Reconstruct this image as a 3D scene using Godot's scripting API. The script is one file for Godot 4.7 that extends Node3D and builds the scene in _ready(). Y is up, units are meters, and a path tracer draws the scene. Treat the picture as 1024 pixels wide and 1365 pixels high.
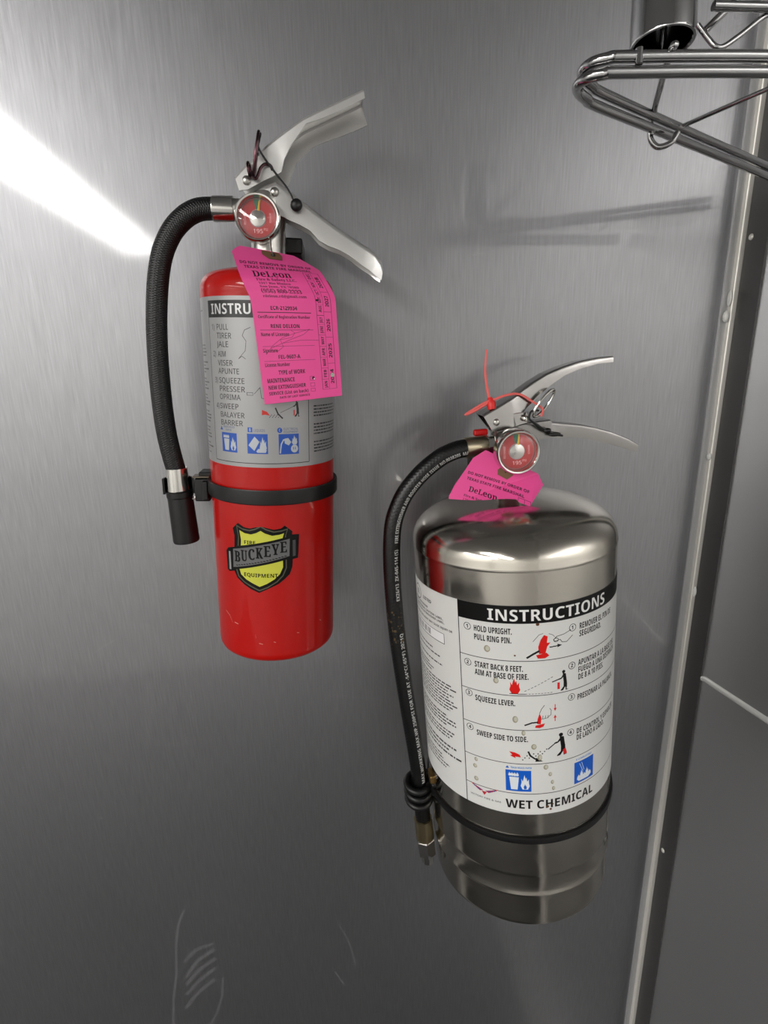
extends Node3D

# ---------------------------------------------------------------- mesh builder
class MB:
	var v := PackedVector3Array()
	var t := PackedVector2Array()
	var xf := Transform3D()
	var k := 0.001
	func tri(a: Vector3, b: Vector3, c: Vector3, ua := Vector2(), ub := Vector2(), uc := Vector2()) -> void:
		v.append(xf * a); v.append(xf * b); v.append(xf * c)
		t.append(ua); t.append(ub); t.append(uc)
	func quad(a: Vector3, b: Vector3, c: Vector3, d: Vector3, ua := Vector2(), ub := Vector2(), uc := Vector2(), ud := Vector2()) -> void:
		tri(a, b, c, ua, ub, uc); tri(a, c, d, ua, uc, ud)
	func outward(from: int) -> void:      # turn the triangles added since «from» so that they face outwards
		var vol := 0.0
		for i in range(from, v.size(), 3):
			vol += v[i].dot(v[i + 1].cross(v[i + 2]))
		if vol < 0.0:
			for i in range(from, v.size(), 3):
				var x := v[i + 1]; v[i + 1] = v[i + 2]; v[i + 2] = x
				var y := t[i + 1]; t[i + 1] = t[i + 2]; t[i + 2] = y
	func rows(p: Array, wrap := false, uv: Array = []) -> void:   # a net of points, optionally closed around
		for i in p.size() - 1:
			var n: int = p[i].size()
			for j in (n if wrap else n - 1):
				var q := (j + 1) % n
				if uv.is_empty():
					quad(p[i][j], p[i + 1][j], p[i + 1][q], p[i][q])
				else:
					quad(p[i][j], p[i + 1][j], p[i + 1][q], p[i][q], uv[i][j], uv[i + 1][j], uv[i + 1][q if q else n], uv[i][q if q else n])
	func fan(ring: Array, flip := false) -> void:
		var c := Vector3()
		for q in ring: c += q
		c /= ring.size()
		for j in ring.size():
			var q := (j + 1) % ring.size()
			if flip: tri(c, ring[q], ring[j])
			else: tri(c, ring[j], ring[q])
	func lathe(prof: Array, n := 48, uvs := false) -> void:       # Vector2(radius, height) turned about the y axis
		var s := v.size()
		var p := []; var u := []
		for q in prof:
			var r := []; var ru := []
			for j in n:
				var a := TAU * j / n
				r.append(Vector3(sin(a) * q.x, q.y, cos(a) * q.x))
			for j in n + 1:
				ru.append(Vector2(float(j) / n, q.y))
			p.append(r); u.append(ru)
		rows(p, true, u if uvs else [])
		clean(s)
		outward(s)
	func clean(s: int) -> void:
		var nv := v.slice(0, s); var nt := t.slice(0, s)
		for i in range(s, v.size(), 3):
			if v[i].distance_squared_to(v[i + 1]) > 1e-9 and v[i + 1].distance_squared_to(v[i + 2]) > 1e-9 and v[i].distance_squared_to(v[i + 2]) > 1e-9:
				for j in 3:
					nv.append(v[i + j]); nt.append(t[i + j])
		v = nv; t = nt
	func loft(rings: Array, cap := true) -> void:
		var s := v.size()
		rows(rings, true)
		if cap:
			fan(rings[0], true); fan(rings[-1])
		outward(s)
	func tube(path: Array, rad: Variant, n := 12, cap := true, ref := Vector3(0, 0, 1), uvs := false) -> void:
		var s := v.size()
		var rings := []; var u := []
		var run := 0.0; var total := 0.0
		for i in path.size() - 1: total += path[i].distance_to(path[i + 1])
		var last := Vector3()
		for i in path.size():
			var a: Vector3 = path[max(i - 1, 0)]
			var b: Vector3 = path[min(i + 1, path.size() - 1)]
			var d := (b - a).normalized()
			var e: Vector3
			if uvs or last == Vector3():
				e = ref - d * ref.dot(d)
				if e.length() < 0.05: e = Vector3(0.3, 1, 0.2) - d * Vector3(0.3, 1, 0.2).dot(d)
			else:
				e = last - d * last.dot(d)
			e = e.normalized(); last = e
			var f := d.cross(e)
			var r: float = rad[i] if rad is Array else rad
			var ring := []; var ru := []
			for j in n:
				var w := TAU * j / n + PI
				ring.append(path[i] + (e * cos(w) + f * sin(w)) * r)
			if i: run += path[i].distance_to(path[i - 1])
			for j in n + 1: ru.append(Vector2(run / total, float(j) / n))
			rings.append(ring); u.append(ru)
		rows(rings, true, u if uvs else [])
		if cap:
			fan(rings[0], true); fan(rings[-1])
		outward(s)
	func rbox(c: Vector3, size: Vector3, r: float, seg := 2) -> void:
		var s := v.size()
		var h := size / 2.0
		r = min(r, min(h.x, min(h.y, h.z)) * 0.999)
		for ax in 3:
			for sg in [-1.0, 1.0]:
				var b := (ax + 1) % 3; var d := (ax + 2) % 3
				var lb := steps(h[b], r, seg); var ld := steps(h[d], r, seg)
				var net := []
				for x in lb:
					var row := []
					for y in ld:
						var p := Vector3(); p[ax] = h[ax] * sg; p[b] = x; p[d] = y
						var q := Vector3(clampf(p.x, -h.x + r, h.x - r), clampf(p.y, -h.y + r, h.y - r), clampf(p.z, -h.z + r, h.z - r))
						row.append(c + q + (p - q).normalized() * r)
					net.append(row)
				if sg < 0: net.reverse()
				rows(net)
		clean(s); outward(s)
	func steps(h: float, r: float, seg: int) -> Array:
		var o := []
		for i in seg + 1: o.append(-h + r * (1.0 - tan(PI / 4 * (1.0 - float(i) / seg))))
		for i in seg + 1: o.append(h - r * (1.0 - tan(PI / 4 * float(i) / seg)))
		return o
	func ball(c: Vector3, r: Vector3, n := 16) -> void:
		var s := v.size()
		var net := []
		for i in n / 2 + 1:
			var a := PI * i / (n / 2)
			var row := []
			for j in n:
				var b := TAU * j / n
				row.append(c + Vector3(sin(a) * cos(b), cos(a), sin(a) * sin(b)) * r)
			net.append(row)
		rows(net, true); clean(s); outward(s)
	func prism(poly: PackedVector2Array, z0: float, z1: float, bev := 0.4) -> void:   # an outline in x, y given thickness in z
		var s := v.size()
		if Geometry2D.is_polygon_clockwise(poly): poly.reverse()
		var n := poly.size()
		var inn := PackedVector2Array()
		for i in n:
			var a := (poly[i] - poly[(i + n - 1) % n]).normalized()
			var b := (poly[(i + 1) % n] - poly[i]).normalized()
			var m := Vector2(-a.y - b.y, a.x + b.x)
			m = m.normalized() / maxf(0.5, m.length() / 2.0)
			inn.append(poly[i] + m * bev)
		var rr := []
		for q in [[inn, z0], [poly, z0 + bev], [poly, z1 - bev], [inn, z1]]:
			var ring := []
			for p in q[0]: ring.append(Vector3(p.x, p.y, q[1]))
			rr.append(ring)
		rows(rr, true)
		var ix := Geometry2D.triangulate_polygon(inn)
		for i in range(0, ix.size(), 3):
			var a: Vector2 = inn[ix[i]]; var b: Vector2 = inn[ix[i + 1]]; var c: Vector2 = inn[ix[i + 2]]
			if (b - a).cross(c - a) < 0: var x := b; b = c; c = x
			tri(Vector3(a.x, a.y, z1), Vector3(c.x, c.y, z1), Vector3(b.x, b.y, z1))
			tri(Vector3(a.x, a.y, z0), Vector3(b.x, b.y, z0), Vector3(c.x, c.y, z0))
		outward(s)
	func torus(c: Vector3, nrm: Vector3, ra: float, r: float, n := 32, m := 8, up := Vector3(0, 1, 0), rb := -1.0) -> void:
		var s := v.size()
		nrm = nrm.normalized()
		var e := (up - nrm * up.dot(nrm)).normalized()
		var f := nrm.cross(e)
		if rb < 0: rb = ra
		var net := []
		for i in n + 1:
			var a := TAU * i / n
			var p := c + e * cos(a) * ra + f * sin(a) * rb
			var d := (e * cos(a) * rb + f * sin(a) * ra).normalized()
			var row := []
			for j in m:
				var b := TAU * j / m
				row.append(p + d * cos(b) * r + nrm * sin(b) * r)
			net.append(row)
		rows(net, true); outward(s)
	func commit(crease := 38.0) -> ArrayMesh:
		var n := v.size() / 3
		var fn := PackedVector3Array(); fn.resize(n)
		var at := {}
		for i in n:
			fn[i] = (v[i * 3 + 1] - v[i * 3]).cross(v[i * 3 + 2] - v[i * 3])
			for j in 3:
				var key := Vector3i((v[i * 3 + j] * 400.0).round())
				if not at.has(key): at[key] = PackedInt32Array()
				at[key].append(i)
		var lim := cos(deg_to_rad(crease))
		var un := PackedVector3Array(); un.resize(n)
		for i in n: un[i] = fn[i].normalized()
		var pos := PackedVector3Array(); var nor := PackedVector3Array(); var uv := PackedVector2Array()
		pos.resize(n * 3); nor.resize(n * 3); uv.resize(n * 3)
		for i in n:
			for j in 3:
				var key := Vector3i((v[i * 3 + j] * 400.0).round())
				var sum := Vector3()
				for q in at[key]:
					if un[q].dot(un[i]) >= lim: sum += fn[q]
				var d: int = i * 3 + [0, 2, 1][j]
				pos[d] = v[i * 3 + j] * k
				nor[d] = sum.normalized() if sum.length() > 0 else un[i]
				uv[d] = t[i * 3 + j]
		var arr := []
		arr.resize(Mesh.ARRAY_MAX)
		arr[Mesh.ARRAY_VERTEX] = pos; arr[Mesh.ARRAY_NORMAL] = nor; arr[Mesh.ARRAY_TEX_UV] = uv
		var m := ArrayMesh.new()
		m.add_surface_from_arrays(Mesh.PRIMITIVE_TRIANGLES, arr)
		return m

# ---------------------------------------------------------------- printing on labels
class Print:
	var im: Image
	var x0 := 0.0
	var y1 := 0.0
	var sx := 1.0
	var sy := 1.0          # pixels per unit; y runs up, or down when sy is negative
	func _init(w: int, h: int, left: float, right: float, top: float, bottom: float, c: Color) -> void:
		im = Image.create_empty(w, h, false, Image.FORMAT_RGBA8)
		im.fill(c)
		x0 = left; y1 = top; sx = w / (right - left); sy = h / (top - bottom)
	func p(x: float, y: float) -> Vector2:
		return Vector2((x - x0) * sx, (y1 - y) * sy)
	func box(xa: float, ya: float, xb: float, yb: float, c: Color) -> void:
		var a := p(xa, ya); var b := p(xb, yb)
		var r := Rect2(a, Vector2()).expand(b)
		im.fill_rect(Rect2i(int(round(r.position.x)), int(round(r.position.y)), maxi(1, int(round(r.size.x))), maxi(1, int(round(r.size.y)))), c)
	func poly(pts: Array, c: Color) -> void:
		var q := []
		for s in pts: q.append(p(s.x, s.y))
		raw(q, c)
	func raw(q: Array, c: Color) -> void:
		var lo := INF; var hi := -INF
		for s in q: lo = minf(lo, s.y); hi = maxf(hi, s.y)
		for y in range(maxi(0, int(floor(lo))), mini(im.get_height() - 1, int(ceil(hi))) + 1):
			var xs := []
			var yy := y + 0.5
			for i in q.size():
				var a: Vector2 = q[i]; var b: Vector2 = q[(i + 1) % q.size()]
				if (a.y <= yy) != (b.y <= yy): xs.append(a.x + (yy - a.y) / (b.y - a.y) * (b.x - a.x))
			xs.sort()
			for i in range(0, xs.size() - 1, 2):
				var l := int(round(xs[i])); var r := int(round(xs[i + 1]))
				if r > l: im.fill_rect(Rect2i(l, y, r - l, 1), c)
	func line(pts: Array, w: float, c: Color) -> void:          # w in pixels
		for i in pts.size() - 1:
			var a := p(pts[i].x, pts[i].y); var b := p(pts[i + 1].x, pts[i + 1].y)
			var d := (b - a).normalized() * w / 2.0
			var n := Vector2(-d.y, d.x)
			raw([a - d * 0.5 + n, b + d * 0.5 + n, b + d * 0.5 - n, a - d * 0.5 - n], c)
	func disc(x: float, y: float, r: float, c: Color, ry := -1.0) -> void:
		var q := []
		for i in 28: q.append(Vector2(x + cos(TAU * i / 28) * r, y + sin(TAU * i / 28) * (ry if ry > 0 else r)))
		poly(q, c)
	func ring(x: float, y: float, r: float, w: float, c: Color, ry := -1.0) -> void:
		var q := []
		for i in 29: q.append(Vector2(x + cos(TAU * i / 28) * r, y + sin(TAU * i / 28) * (ry if ry > 0 else r)))
		line(q, w, c)
	func stamp(s: String, f: Font, c: Color, turn: int, w: int, h: int, at: Vector2i) -> void:
		var g := word(s, f)
		if turn == 1: g.rotate_90(COUNTERCLOCKWISE)
		elif turn == 2: g.rotate_90(CLOCKWISE)
		g.resize(maxi(1, w), maxi(1, h), Image.INTERPOLATE_LANCZOS if w < g.get_width() else Image.INTERPOLATE_CUBIC)
		var ink := Image.create_empty(g.get_width(), g.get_height(), false, Image.FORMAT_RGBA8)
		ink.fill(c)
		var mask := g
		var both := Image.create_empty(g.get_width(), g.get_height(), false, Image.FORMAT_RGBA8)
		both.fill(Color(c.r, c.g, c.b, 0.0))
		both.blit_rect_mask(ink, mask, Rect2i(Vector2i(), g.get_size()), Vector2i())
		# blend by the glyphs' own coverage
		for y in g.get_height():
			for x in g.get_width():
				var a := g.get_pixel(x, y).a
				if a > 0.02:
					var px := at.x + x; var py := at.y + y
					if px >= 0 and py >= 0 and px < im.get_width() and py < im.get_height():
						im.set_pixel(px, py, im.get_pixel(px, py).lerp(c, a))
	# text whose letters stand from the baseline y up to y + cap, stretched between xa and xb
	func text(s: String, f: Font, xa: float, xb: float, y: float, cap: float, c: Color) -> void:
		var full := cap / 0.715
		var a := p(xa, y + cap * 1.0 + (full - cap) * 0.35)
		var h := int(round(full * 1.25 * absf(sy)))
		var w := int(round((xb - xa) * sx))
		stamp(s, f, c, 0, w, h, Vector2i(int(round(a.x)), int(round(p(0, y).y - h * 0.79))))
	# text that reads upwards, within the box
	func text_up(s: String, f: Font, xa: float, xb: float, ya: float, yb: float, c: Color) -> void:
		var a := p(xa, ya); var b := p(xb, yb)
		var r := Rect2(a, Vector2()).expand(b)
		stamp(s, f, c, 1, int(r.size.x), int(r.size.y), Vector2i(r.position))
	static func word(s: String, f: Font) -> Image:
		var ts := TextServerManager.get_primary_interface()
		var rid: RID = f.get_rids()[0]
		var z := Vector2i(64, 0)
		var wide := 0.0
		var list := []
		for i in s.length():
			var g := ts.font_get_glyph_index(rid, 64, s.unicode_at(i), 0)
			ts.font_render_glyph(rid, z, g)
			list.append([g, wide])
			wide += ts.font_get_glyph_advance(rid, 64, g).x
		var o := Image.create_empty(int(ceil(wide)) + 2, 80, false, Image.FORMAT_RGBA8)
		o.fill(Color(1, 1, 1, 0))
		for q in list:
			var rect := ts.font_get_glyph_uv_rect(rid, z, q[0])
			if rect.size.x < 1: continue
			var src := ts.font_get_texture_image(rid, z, ts.font_get_glyph_texture_idx(rid, z, q[0]))
			src = src.get_region(Rect2i(rect))
			src.convert(Image.FORMAT_RGBA8)
			var off := ts.font_get_glyph_offset(rid, z, q[0])
			o.blend_rect(src, Rect2i(Vector2i(), src.get_size()), Vector2i(int(q[1] + off.x), int(63 + off.y)))
		return o
	func tex() -> ImageTexture:
		return ImageTexture.create_from_image(im)

# ---------------------------------------------------------------- names, metas
var used := {}
func numbered(called: String) -> String:
	if not used.has(called):
		used[called] = 0
		return called
	used[called] += 1
	return "%s_%03d" % [called, used[called]]

func thing(called: String, label: String, category: String, where := Transform3D(), group := "") -> Node3D:
	var o := Node3D.new()
	o.name = numbered(called)
	add_child(o)
	o.transform = where
	o.set_meta("label", label); o.set_meta("category", category)
	if group: o.set_meta("group", group)
	return o

func part(called: String, m: Mesh, mat: Material, under: Node, at := Vector3()) -> MeshInstance3D:
	var o := MeshInstance3D.new()
	o.name = called
	o.mesh = m
	o.material_override = mat
	under.add_child(o, true)
	o.position = at
	return o

func struct(called: String, m: Mesh, mat: Material, at := Vector3()) -> MeshInstance3D:
	var o := part(called, m, mat, self, at)
	o.set_meta("kind", "structure")
	return o

func mat(c: Color, rough := 0.5, metal := 0.0) -> StandardMaterial3D:
	var m := StandardMaterial3D.new()
	m.albedo_color = c; m.roughness = rough; m.metallic = metal
	return m

func spline(p: Array, sub := 6) -> Array:
	var o := []
	for i in p.size() - 1:
		var a: Vector3 = p[max(i - 1, 0)]; var b: Vector3 = p[i]; var c: Vector3 = p[i + 1]; var d: Vector3 = p[min(i + 2, p.size() - 1)]
		for j in sub:
			var t := float(j) / sub
			o.append(0.5 * (2 * b + (c - a) * t + (2 * a - 5 * b + 4 * c - d) * t * t + (3 * b - a - 3 * c + d) * t * t * t))
	o.append(p[-1])
	return o

func flat(p: Array, z: float) -> Array:
	var o := []
	for q in p: o.append(Vector3(q.x, q.y, z))
	return o

# U-shaped stamped channel, open below: stations of [top, near bottom, far bottom, half width]
func channel(b: MB, st: Array, th := 1.5, rnd := 2.2) -> void:
	var rings := []
	for s in st:
		var T: Vector2 = s[0]; var N: Vector2 = s[1]; var F: Vector2 = s[2]; var w: float = s[3]
		var n := (T - N).normalized()
		var f := (T - F).normalized()
		var r := minf(rnd, (T - N).length() * 0.45)
		var g := func(q: Vector2, z: float) -> Vector3: return Vector3(q.x, q.y, z)
		var ring := [g.call(N, w), g.call(T - n * r, w), g.call(T - n * r * 0.3, w - r * 0.3), g.call(T, w - r),
			g.call(T, -w + r), g.call(T - f * r * 0.3, -w + r * 0.3), g.call(T - f * r, -w), g.call(F, -w),
			g.call(F, -w + th), g.call(T - f * (r + th * 0.4), -w + th), g.call(T - f * th, -w + th + r * 0.5),
			g.call(T - n * th, w - th - r * 0.5), g.call(T - n * (r + th * 0.4), w - th), g.call(N, w - th)]
		rings.append(ring)
	var s0 := b.v.size()
	b.rows(rings, true)
	for e in [0, rings.size() - 1]:
		var R: Array = rings[e]
		for i in 6:
			b.quad(R[i], R[i + 1], R[12 - i], R[13 - i])
	# ends may wind either way; the walls decide the whole
	b.outward(s0)

# curved sheet that lies on a cylinder: angles in degrees, heights in mm; u runs with the angle, v downwards
func patch(r: float, a0: float, a1: float, y0: float, y1: float, n := 64) -> ArrayMesh:
	var b := MB.new()
	var p := []; var u := []
	for q in [[y1, r - 0.2], [y1, r], [y0, r], [y0, r - 0.2]]:
		var row := []; var ru := []
		for j in n + 1:
			var a := deg_to_rad(lerpf(a0, a1, float(j) / n))
			row.append(Vector3(sin(a) * q[1], q[0], cos(a) * q[1]))
			ru.append(Vector2(float(j) / n, (y1 - q[0]) / (y1 - y0)))
		p.append(row); u.append(ru)
	b.rows(p, false, u)
	return b.commit()

# outline cut in strips and laid on a cylinder; uv runs over the outline's box
func sticker(outline: PackedVector2Array, r: float, th: float) -> ArrayMesh:
	var lo := Vector2(INF, INF); var hi := -lo
	for q in outline:
		lo = lo.min(q); hi = hi.max(q)
	var b := MB.new()
	var bend := func(q: Vector2, rr: float) -> Vector3: return Vector3(sin(q.x / r) * rr, q.y, cos(q.x / r) * rr)
	var x := lo.x
	while x < hi.x:
		var cut := PackedVector2Array([Vector2(x, lo.y - 1), Vector2(x + 2, lo.y - 1), Vector2(x + 2, hi.y + 1), Vector2(x, hi.y + 1)])
		for piece in Geometry2D.intersect_polygons(outline, cut):
			var ix := Geometry2D.triangulate_polygon(piece)
			for i in range(0, ix.size(), 3):
				var q := [piece[ix[i]], piece[ix[i + 1]], piece[ix[i + 2]]]
				if (q[1] - q[0]).cross(q[2] - q[0]) < 0: q = [q[0], q[2], q[1]]
				var u := []
				for e in q: u.append(Vector2((e.x - lo.x) / (hi.x - lo.x), (hi.y - e.y) / (hi.y - lo.y)))
				b.tri(bend.call(q[0], r + th), bend.call(q[1], r + th), bend.call(q[2], r + th), u[0], u[1], u[2])
		x += 2.0
	for i in outline.size():
		var a := outline[i]; var c := outline[(i + 1) % outline.size()]
		var ua := Vector2((a.x - lo.x) / (hi.x - lo.x), (hi.y - a.y) / (hi.y - lo.y))
		b.quad(bend.call(a, r - 0.1), bend.call(c, r - 0.1), bend.call(c, r + th), bend.call(a, r + th), ua, ua, ua, ua)
	return b.commit()

func font(names: String, weight := 400) -> SystemFont:
	var f := SystemFont.new()
	f.font_names = PackedStringArray([names])
	f.font_weight = weight
	return f

func stretched(w: int, h: int, fx: int, fy: int, seed_: int, lo: float, hi: float) -> Image:   # streaky noise, values lo..hi
	var n := FastNoiseLite.new()
	n.seed = seed_; n.frequency = 0.45; n.noise_type = FastNoiseLite.TYPE_SIMPLEX; n.fractal_octaves = 3
	var im := n.get_image(fx, fy, false, false, true)
	im.convert(Image.FORMAT_L8)
	var d := im.get_data()
	for i in d.size(): d[i] = int(clampf(lerpf(lo, hi, d[i] / 255.0), 0, 1) * 255.0)
	im = Image.create_from_data(fx, fy, false, Image.FORMAT_L8, d)
	im.resize(w, h, Image.INTERPOLATE_BILINEAR)
	return im

var sans: Font
var bold: Font
var serif: Font
var serif_bold: Font

func _ready():
	# ------------------------------------------------------------ camera, sky, lights, exposure
	var cam := Camera3D.new()
	cam.name = "camera"
	cam.fov = 85.37
	cam.near = 0.02
	cam.transform = Transform3D(Basis(Vector3(0.995319, -0.023402, 0.093772), Vector3(0.048115, 0.961442, -0.270767), Vector3(-0.08382, 0.274011, 0.958067)).orthonormalized(), Vector3(0, 1.4, 0.56553))
	add_child(cam)
	cam.current = true
	var env := Environment.new()
	env.background_mode = Environment.BG_COLOR
	env.background_color = Color(0, 0, 0)
	env.tonemap_mode = Environment.TONE_MAPPER_LINEAR
	env.tonemap_exposure = 1.07
	env.sdfgi_enabled = true
	env.ssao_enabled = true
	env.ssil_enabled = true
	var we := WorldEnvironment.new()
	we.name = "world_environment"
	we.environment = env
	add_child(we)
	sans = font("Droid Sans"); bold = font("Droid Sans", 700)
	serif = font("Droid Serif"); serif_bold = font("Droid Serif", 700)
	lamps()
	room()
	corner_trim()
	steel_extinguisher()
	red_extinguisher()
	wire_shelf()

# ---------------------------------------------------------------- lamps: ceiling row mirrored in the wall, plus two added unseen rows
func lamps() -> void:
	var lens := mat(Color(0.95, 0.96, 0.95), 0.4)
	lens.emission_enabled = true
	lens.emission = Color(1.0, 0.99, 0.97)
	lens.emission_energy_multiplier = 2.0
	var white := mat(Color(0.9, 0.9, 0.88), 0.5)
	for q in [[-1.80, 0.066, 13.0, "long ceiling light row mirrored as a streak in the steel wall"], [-4.2, 0.0, 14.0, "added unseen light row at the far left of the room"], [1.7, 0.0, 5.0, "added unseen light row beyond the short side wall"]]:
		var o := thing("ceiling_light", q[3], "light", Transform3D(Basis(Vector3(0, 1, 0), -q[1]), Vector3(q[0], 2.6, 4.0)))
		var b := MB.new(); b.k = 1.0
		b.rbox(Vector3(0, -0.03, 0), Vector3(0.53, 0.06, 4.9), 0.01)
		part("housing", b.commit(), white, o)
		b = MB.new(); b.k = 1.0
		b.rbox(Vector3(0, -0.066, 0), Vector3(0.47, 0.012, 4.84), 0.005)
		part("diffuser", b.commit(), lens, o)
		var l := AreaLight3D.new()
		l.name = "lamp_light"
		l.area_size = Vector2(0.47, 4.84)
		l.light_energy = q[2]
		l.light_color = Color(1.0, 0.99, 0.98)
		l.area_range = 14.0
		l.area_attenuation = 2.0
		l.shadow_enabled = true
		o.add_child(l)
		l.position = Vector3(0, -0.08, 0)
		l.rotation.x = -PI / 2

# ---------------------------------------------------------------- room shell
func room() -> void:
	# sheet steel: fine vertical brushing, scuffs, smears and painted-in reflections
	var w := 1288; var h := 2048
	var pr := Print.new(w, h, -500, 412, 1750, 300, Color(0.70, 0.70, 0.70))
	var grain := stretched(w, h, w, 96, 11, 0.42, 0.58)
	var gd := grain.get_data()
	var soft := stretched(w, h, 7, 9, 5, 0.0, 1.0).get_data()
	var base := PackedByteArray(); base.resize(w * h * 4)
	for i in w * h:
		var g := clampi(168 + (gd[i] - 127) / 2 + (soft[i] - 127) / 24, 0, 255)
		base[i * 4] = g; base[i * 4 + 1] = g; base[i * 4 + 2] = g + 1; base[i * 4 + 3] = 255
	pr.im = Image.create_from_data(w, h, false, Image.FORMAT_RGBA8, base)
	var wm := mat(Color(0.90, 0.90, 0.91), 0.42, 0.93)
	wm.albedo_texture = pr.tex()
	wm.texture_repeat = false
	# brushing as relief: each streak leans a little
	var nx := stretched(644, 1024, 644, 40, 21, 0.2, 0.8).get_data()
	var ny := stretched(644, 1024, 644, 48, 33, 0.2, 0.8).get_data()
	var nd := PackedByteArray(); nd.resize(644 * 1024 * 4)
	for i in 644 * 1024:
		nd[i * 4] = 128 + (nx[i] - 128) / 4; nd[i * 4 + 1] = 128 + (ny[i] - 128) / 3; nd[i * 4 + 2] = 255; nd[i * 4 + 3] = 255
	wm.normal_enabled = true
	wm.normal_texture = ImageTexture.create_from_image(Image.create_from_data(644, 1024, false, Image.FORMAT_RGBA8, nd))
	wm.normal_scale = 0.12
	# scratches, chalky smears and painted-in mirror gleams: dull, not metallic
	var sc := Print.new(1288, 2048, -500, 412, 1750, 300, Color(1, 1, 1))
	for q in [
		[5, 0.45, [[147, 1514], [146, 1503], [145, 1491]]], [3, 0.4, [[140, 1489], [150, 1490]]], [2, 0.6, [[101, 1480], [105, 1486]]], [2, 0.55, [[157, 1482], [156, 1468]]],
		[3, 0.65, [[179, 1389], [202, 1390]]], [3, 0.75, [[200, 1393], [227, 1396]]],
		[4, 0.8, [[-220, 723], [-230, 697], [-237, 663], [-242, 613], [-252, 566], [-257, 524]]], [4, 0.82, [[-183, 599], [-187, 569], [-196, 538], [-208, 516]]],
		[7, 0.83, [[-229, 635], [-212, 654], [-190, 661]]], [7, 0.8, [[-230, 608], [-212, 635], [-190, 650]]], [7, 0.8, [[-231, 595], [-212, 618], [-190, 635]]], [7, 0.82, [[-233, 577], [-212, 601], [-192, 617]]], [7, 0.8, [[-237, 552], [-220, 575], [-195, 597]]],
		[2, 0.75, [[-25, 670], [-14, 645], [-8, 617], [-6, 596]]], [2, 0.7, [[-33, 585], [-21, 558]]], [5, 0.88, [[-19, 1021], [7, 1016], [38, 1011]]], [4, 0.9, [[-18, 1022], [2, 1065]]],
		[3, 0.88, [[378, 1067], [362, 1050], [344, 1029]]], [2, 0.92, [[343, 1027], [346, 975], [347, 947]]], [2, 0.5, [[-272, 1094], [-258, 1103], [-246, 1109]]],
		[9, 0.93, [[-219, 1054], [-228, 1016], [-230, 981], [-203, 969], [-179, 975]]], [3, 0.6, [[-299, 878], [-295, 876]]], [2, 0.5, [[29, 1512], [33, 1504]]], [5, 0.7, [[28, 1343], [64, 1342]]], [4, 0.8, [[33, 1336], [58, 1335]]]]:  # closing strokes paint a mirrored highlight onto the sheet
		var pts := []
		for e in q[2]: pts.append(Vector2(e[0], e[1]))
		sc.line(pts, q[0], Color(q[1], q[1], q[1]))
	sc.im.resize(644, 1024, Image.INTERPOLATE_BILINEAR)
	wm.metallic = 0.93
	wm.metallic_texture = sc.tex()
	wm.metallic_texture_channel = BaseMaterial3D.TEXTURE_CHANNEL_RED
	wm.clearcoat_enabled = true
	wm.clearcoat = 1.0
	wm.clearcoat_roughness = 0.07
	var b := MB.new(); b.k = 1.0
	b.rbox(Vector3(-2.29, 1.3, -0.05), Vector3(5.62, 2.8, 0.1), 0.002, 1)
	for i in b.v.size():
		b.t[i] = Vector2((b.v[i].x + 0.5) / 0.912, (1.75 - b.v[i].y) / 1.45)
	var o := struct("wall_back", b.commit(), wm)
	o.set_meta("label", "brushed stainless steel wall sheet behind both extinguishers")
	var rm := mat(Color(0.90, 0.90, 0.90), 0.34, 0.95)
	rm.clearcoat_enabled = true
	rm.clearcoat = 0.6
	rm.clearcoat_roughness = 0.15
	b = MB.new(); b.k = 1.0
	b.rbox(Vector3(0.462, 1.3, 0.8), Vector3(0.1, 2.8, 1.8), 0.002, 1)
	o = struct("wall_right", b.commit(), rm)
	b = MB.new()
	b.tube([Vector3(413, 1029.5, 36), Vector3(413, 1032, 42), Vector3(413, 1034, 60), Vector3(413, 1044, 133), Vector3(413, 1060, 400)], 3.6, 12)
	part("bright_line_strip", b.commit(), mat(Color(0.95, 0.95, 0.93), 0.3, 0.5), o)  # thin raised strip that draws a bright line across the side wall
	var plain := mat(Color(0.86, 0.86, 0.85), 0.6)
	for q in [["wall_left", -5.05, 3.5, 0.1, 7.2], ["wall_far", 3.05, 3.5, 0.1, 7.2], ["wall_front", -1.0, 7.05, 8.2, 0.1]]:
		b = MB.new(); b.k = 1.0
		b.rbox(Vector3(q[1], 1.3, q[2]), Vector3(q[3], 2.8, q[4]), 0.002, 1)
		struct(q[0], b.commit(), plain)
	b = MB.new(); b.k = 1.0
	b.rbox(Vector3(1.78, 1.3, -0.05), Vector3(2.52, 2.8, 0.1), 0.002, 1)
	struct("wall_back_extension", b.commit(), plain)
	b = MB.new(); b.k = 1.0
	b.rbox(Vector3(-1.0, -0.05, 3.5), Vector3(8.2, 0.1, 7.2), 0.002, 1)
	struct("floor", b.commit(), mat(Color(0.52, 0.515, 0.51), 0.5))
	var mt := thing("added_floor_mat", "unseen black mat added to darken the lower reflection in the steel wall", "mat", Transform3D(Basis(), Vector3(-1.1, 0, 0.95)))  # out of view, added to darken what the steel mirrors low down
	b = MB.new(); b.k = 1.0
	b.rbox(Vector3(0, 0.006, 0), Vector3(2.9, 0.012, 1.7), 0.005, 2)
	part("added_sheet", b.commit(), mat(Color(0.06, 0.06, 0.062), 0.7), mt)
	b = MB.new(); b.k = 1.0
	b.rbox(Vector3(-1.0, 2.65, 3.5), Vector3(8.2, 0.1, 7.2), 0.002, 1)
	struct("ceiling", b.commit(), mat(Color(0.62, 0.62, 0.62), 0.8))

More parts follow.
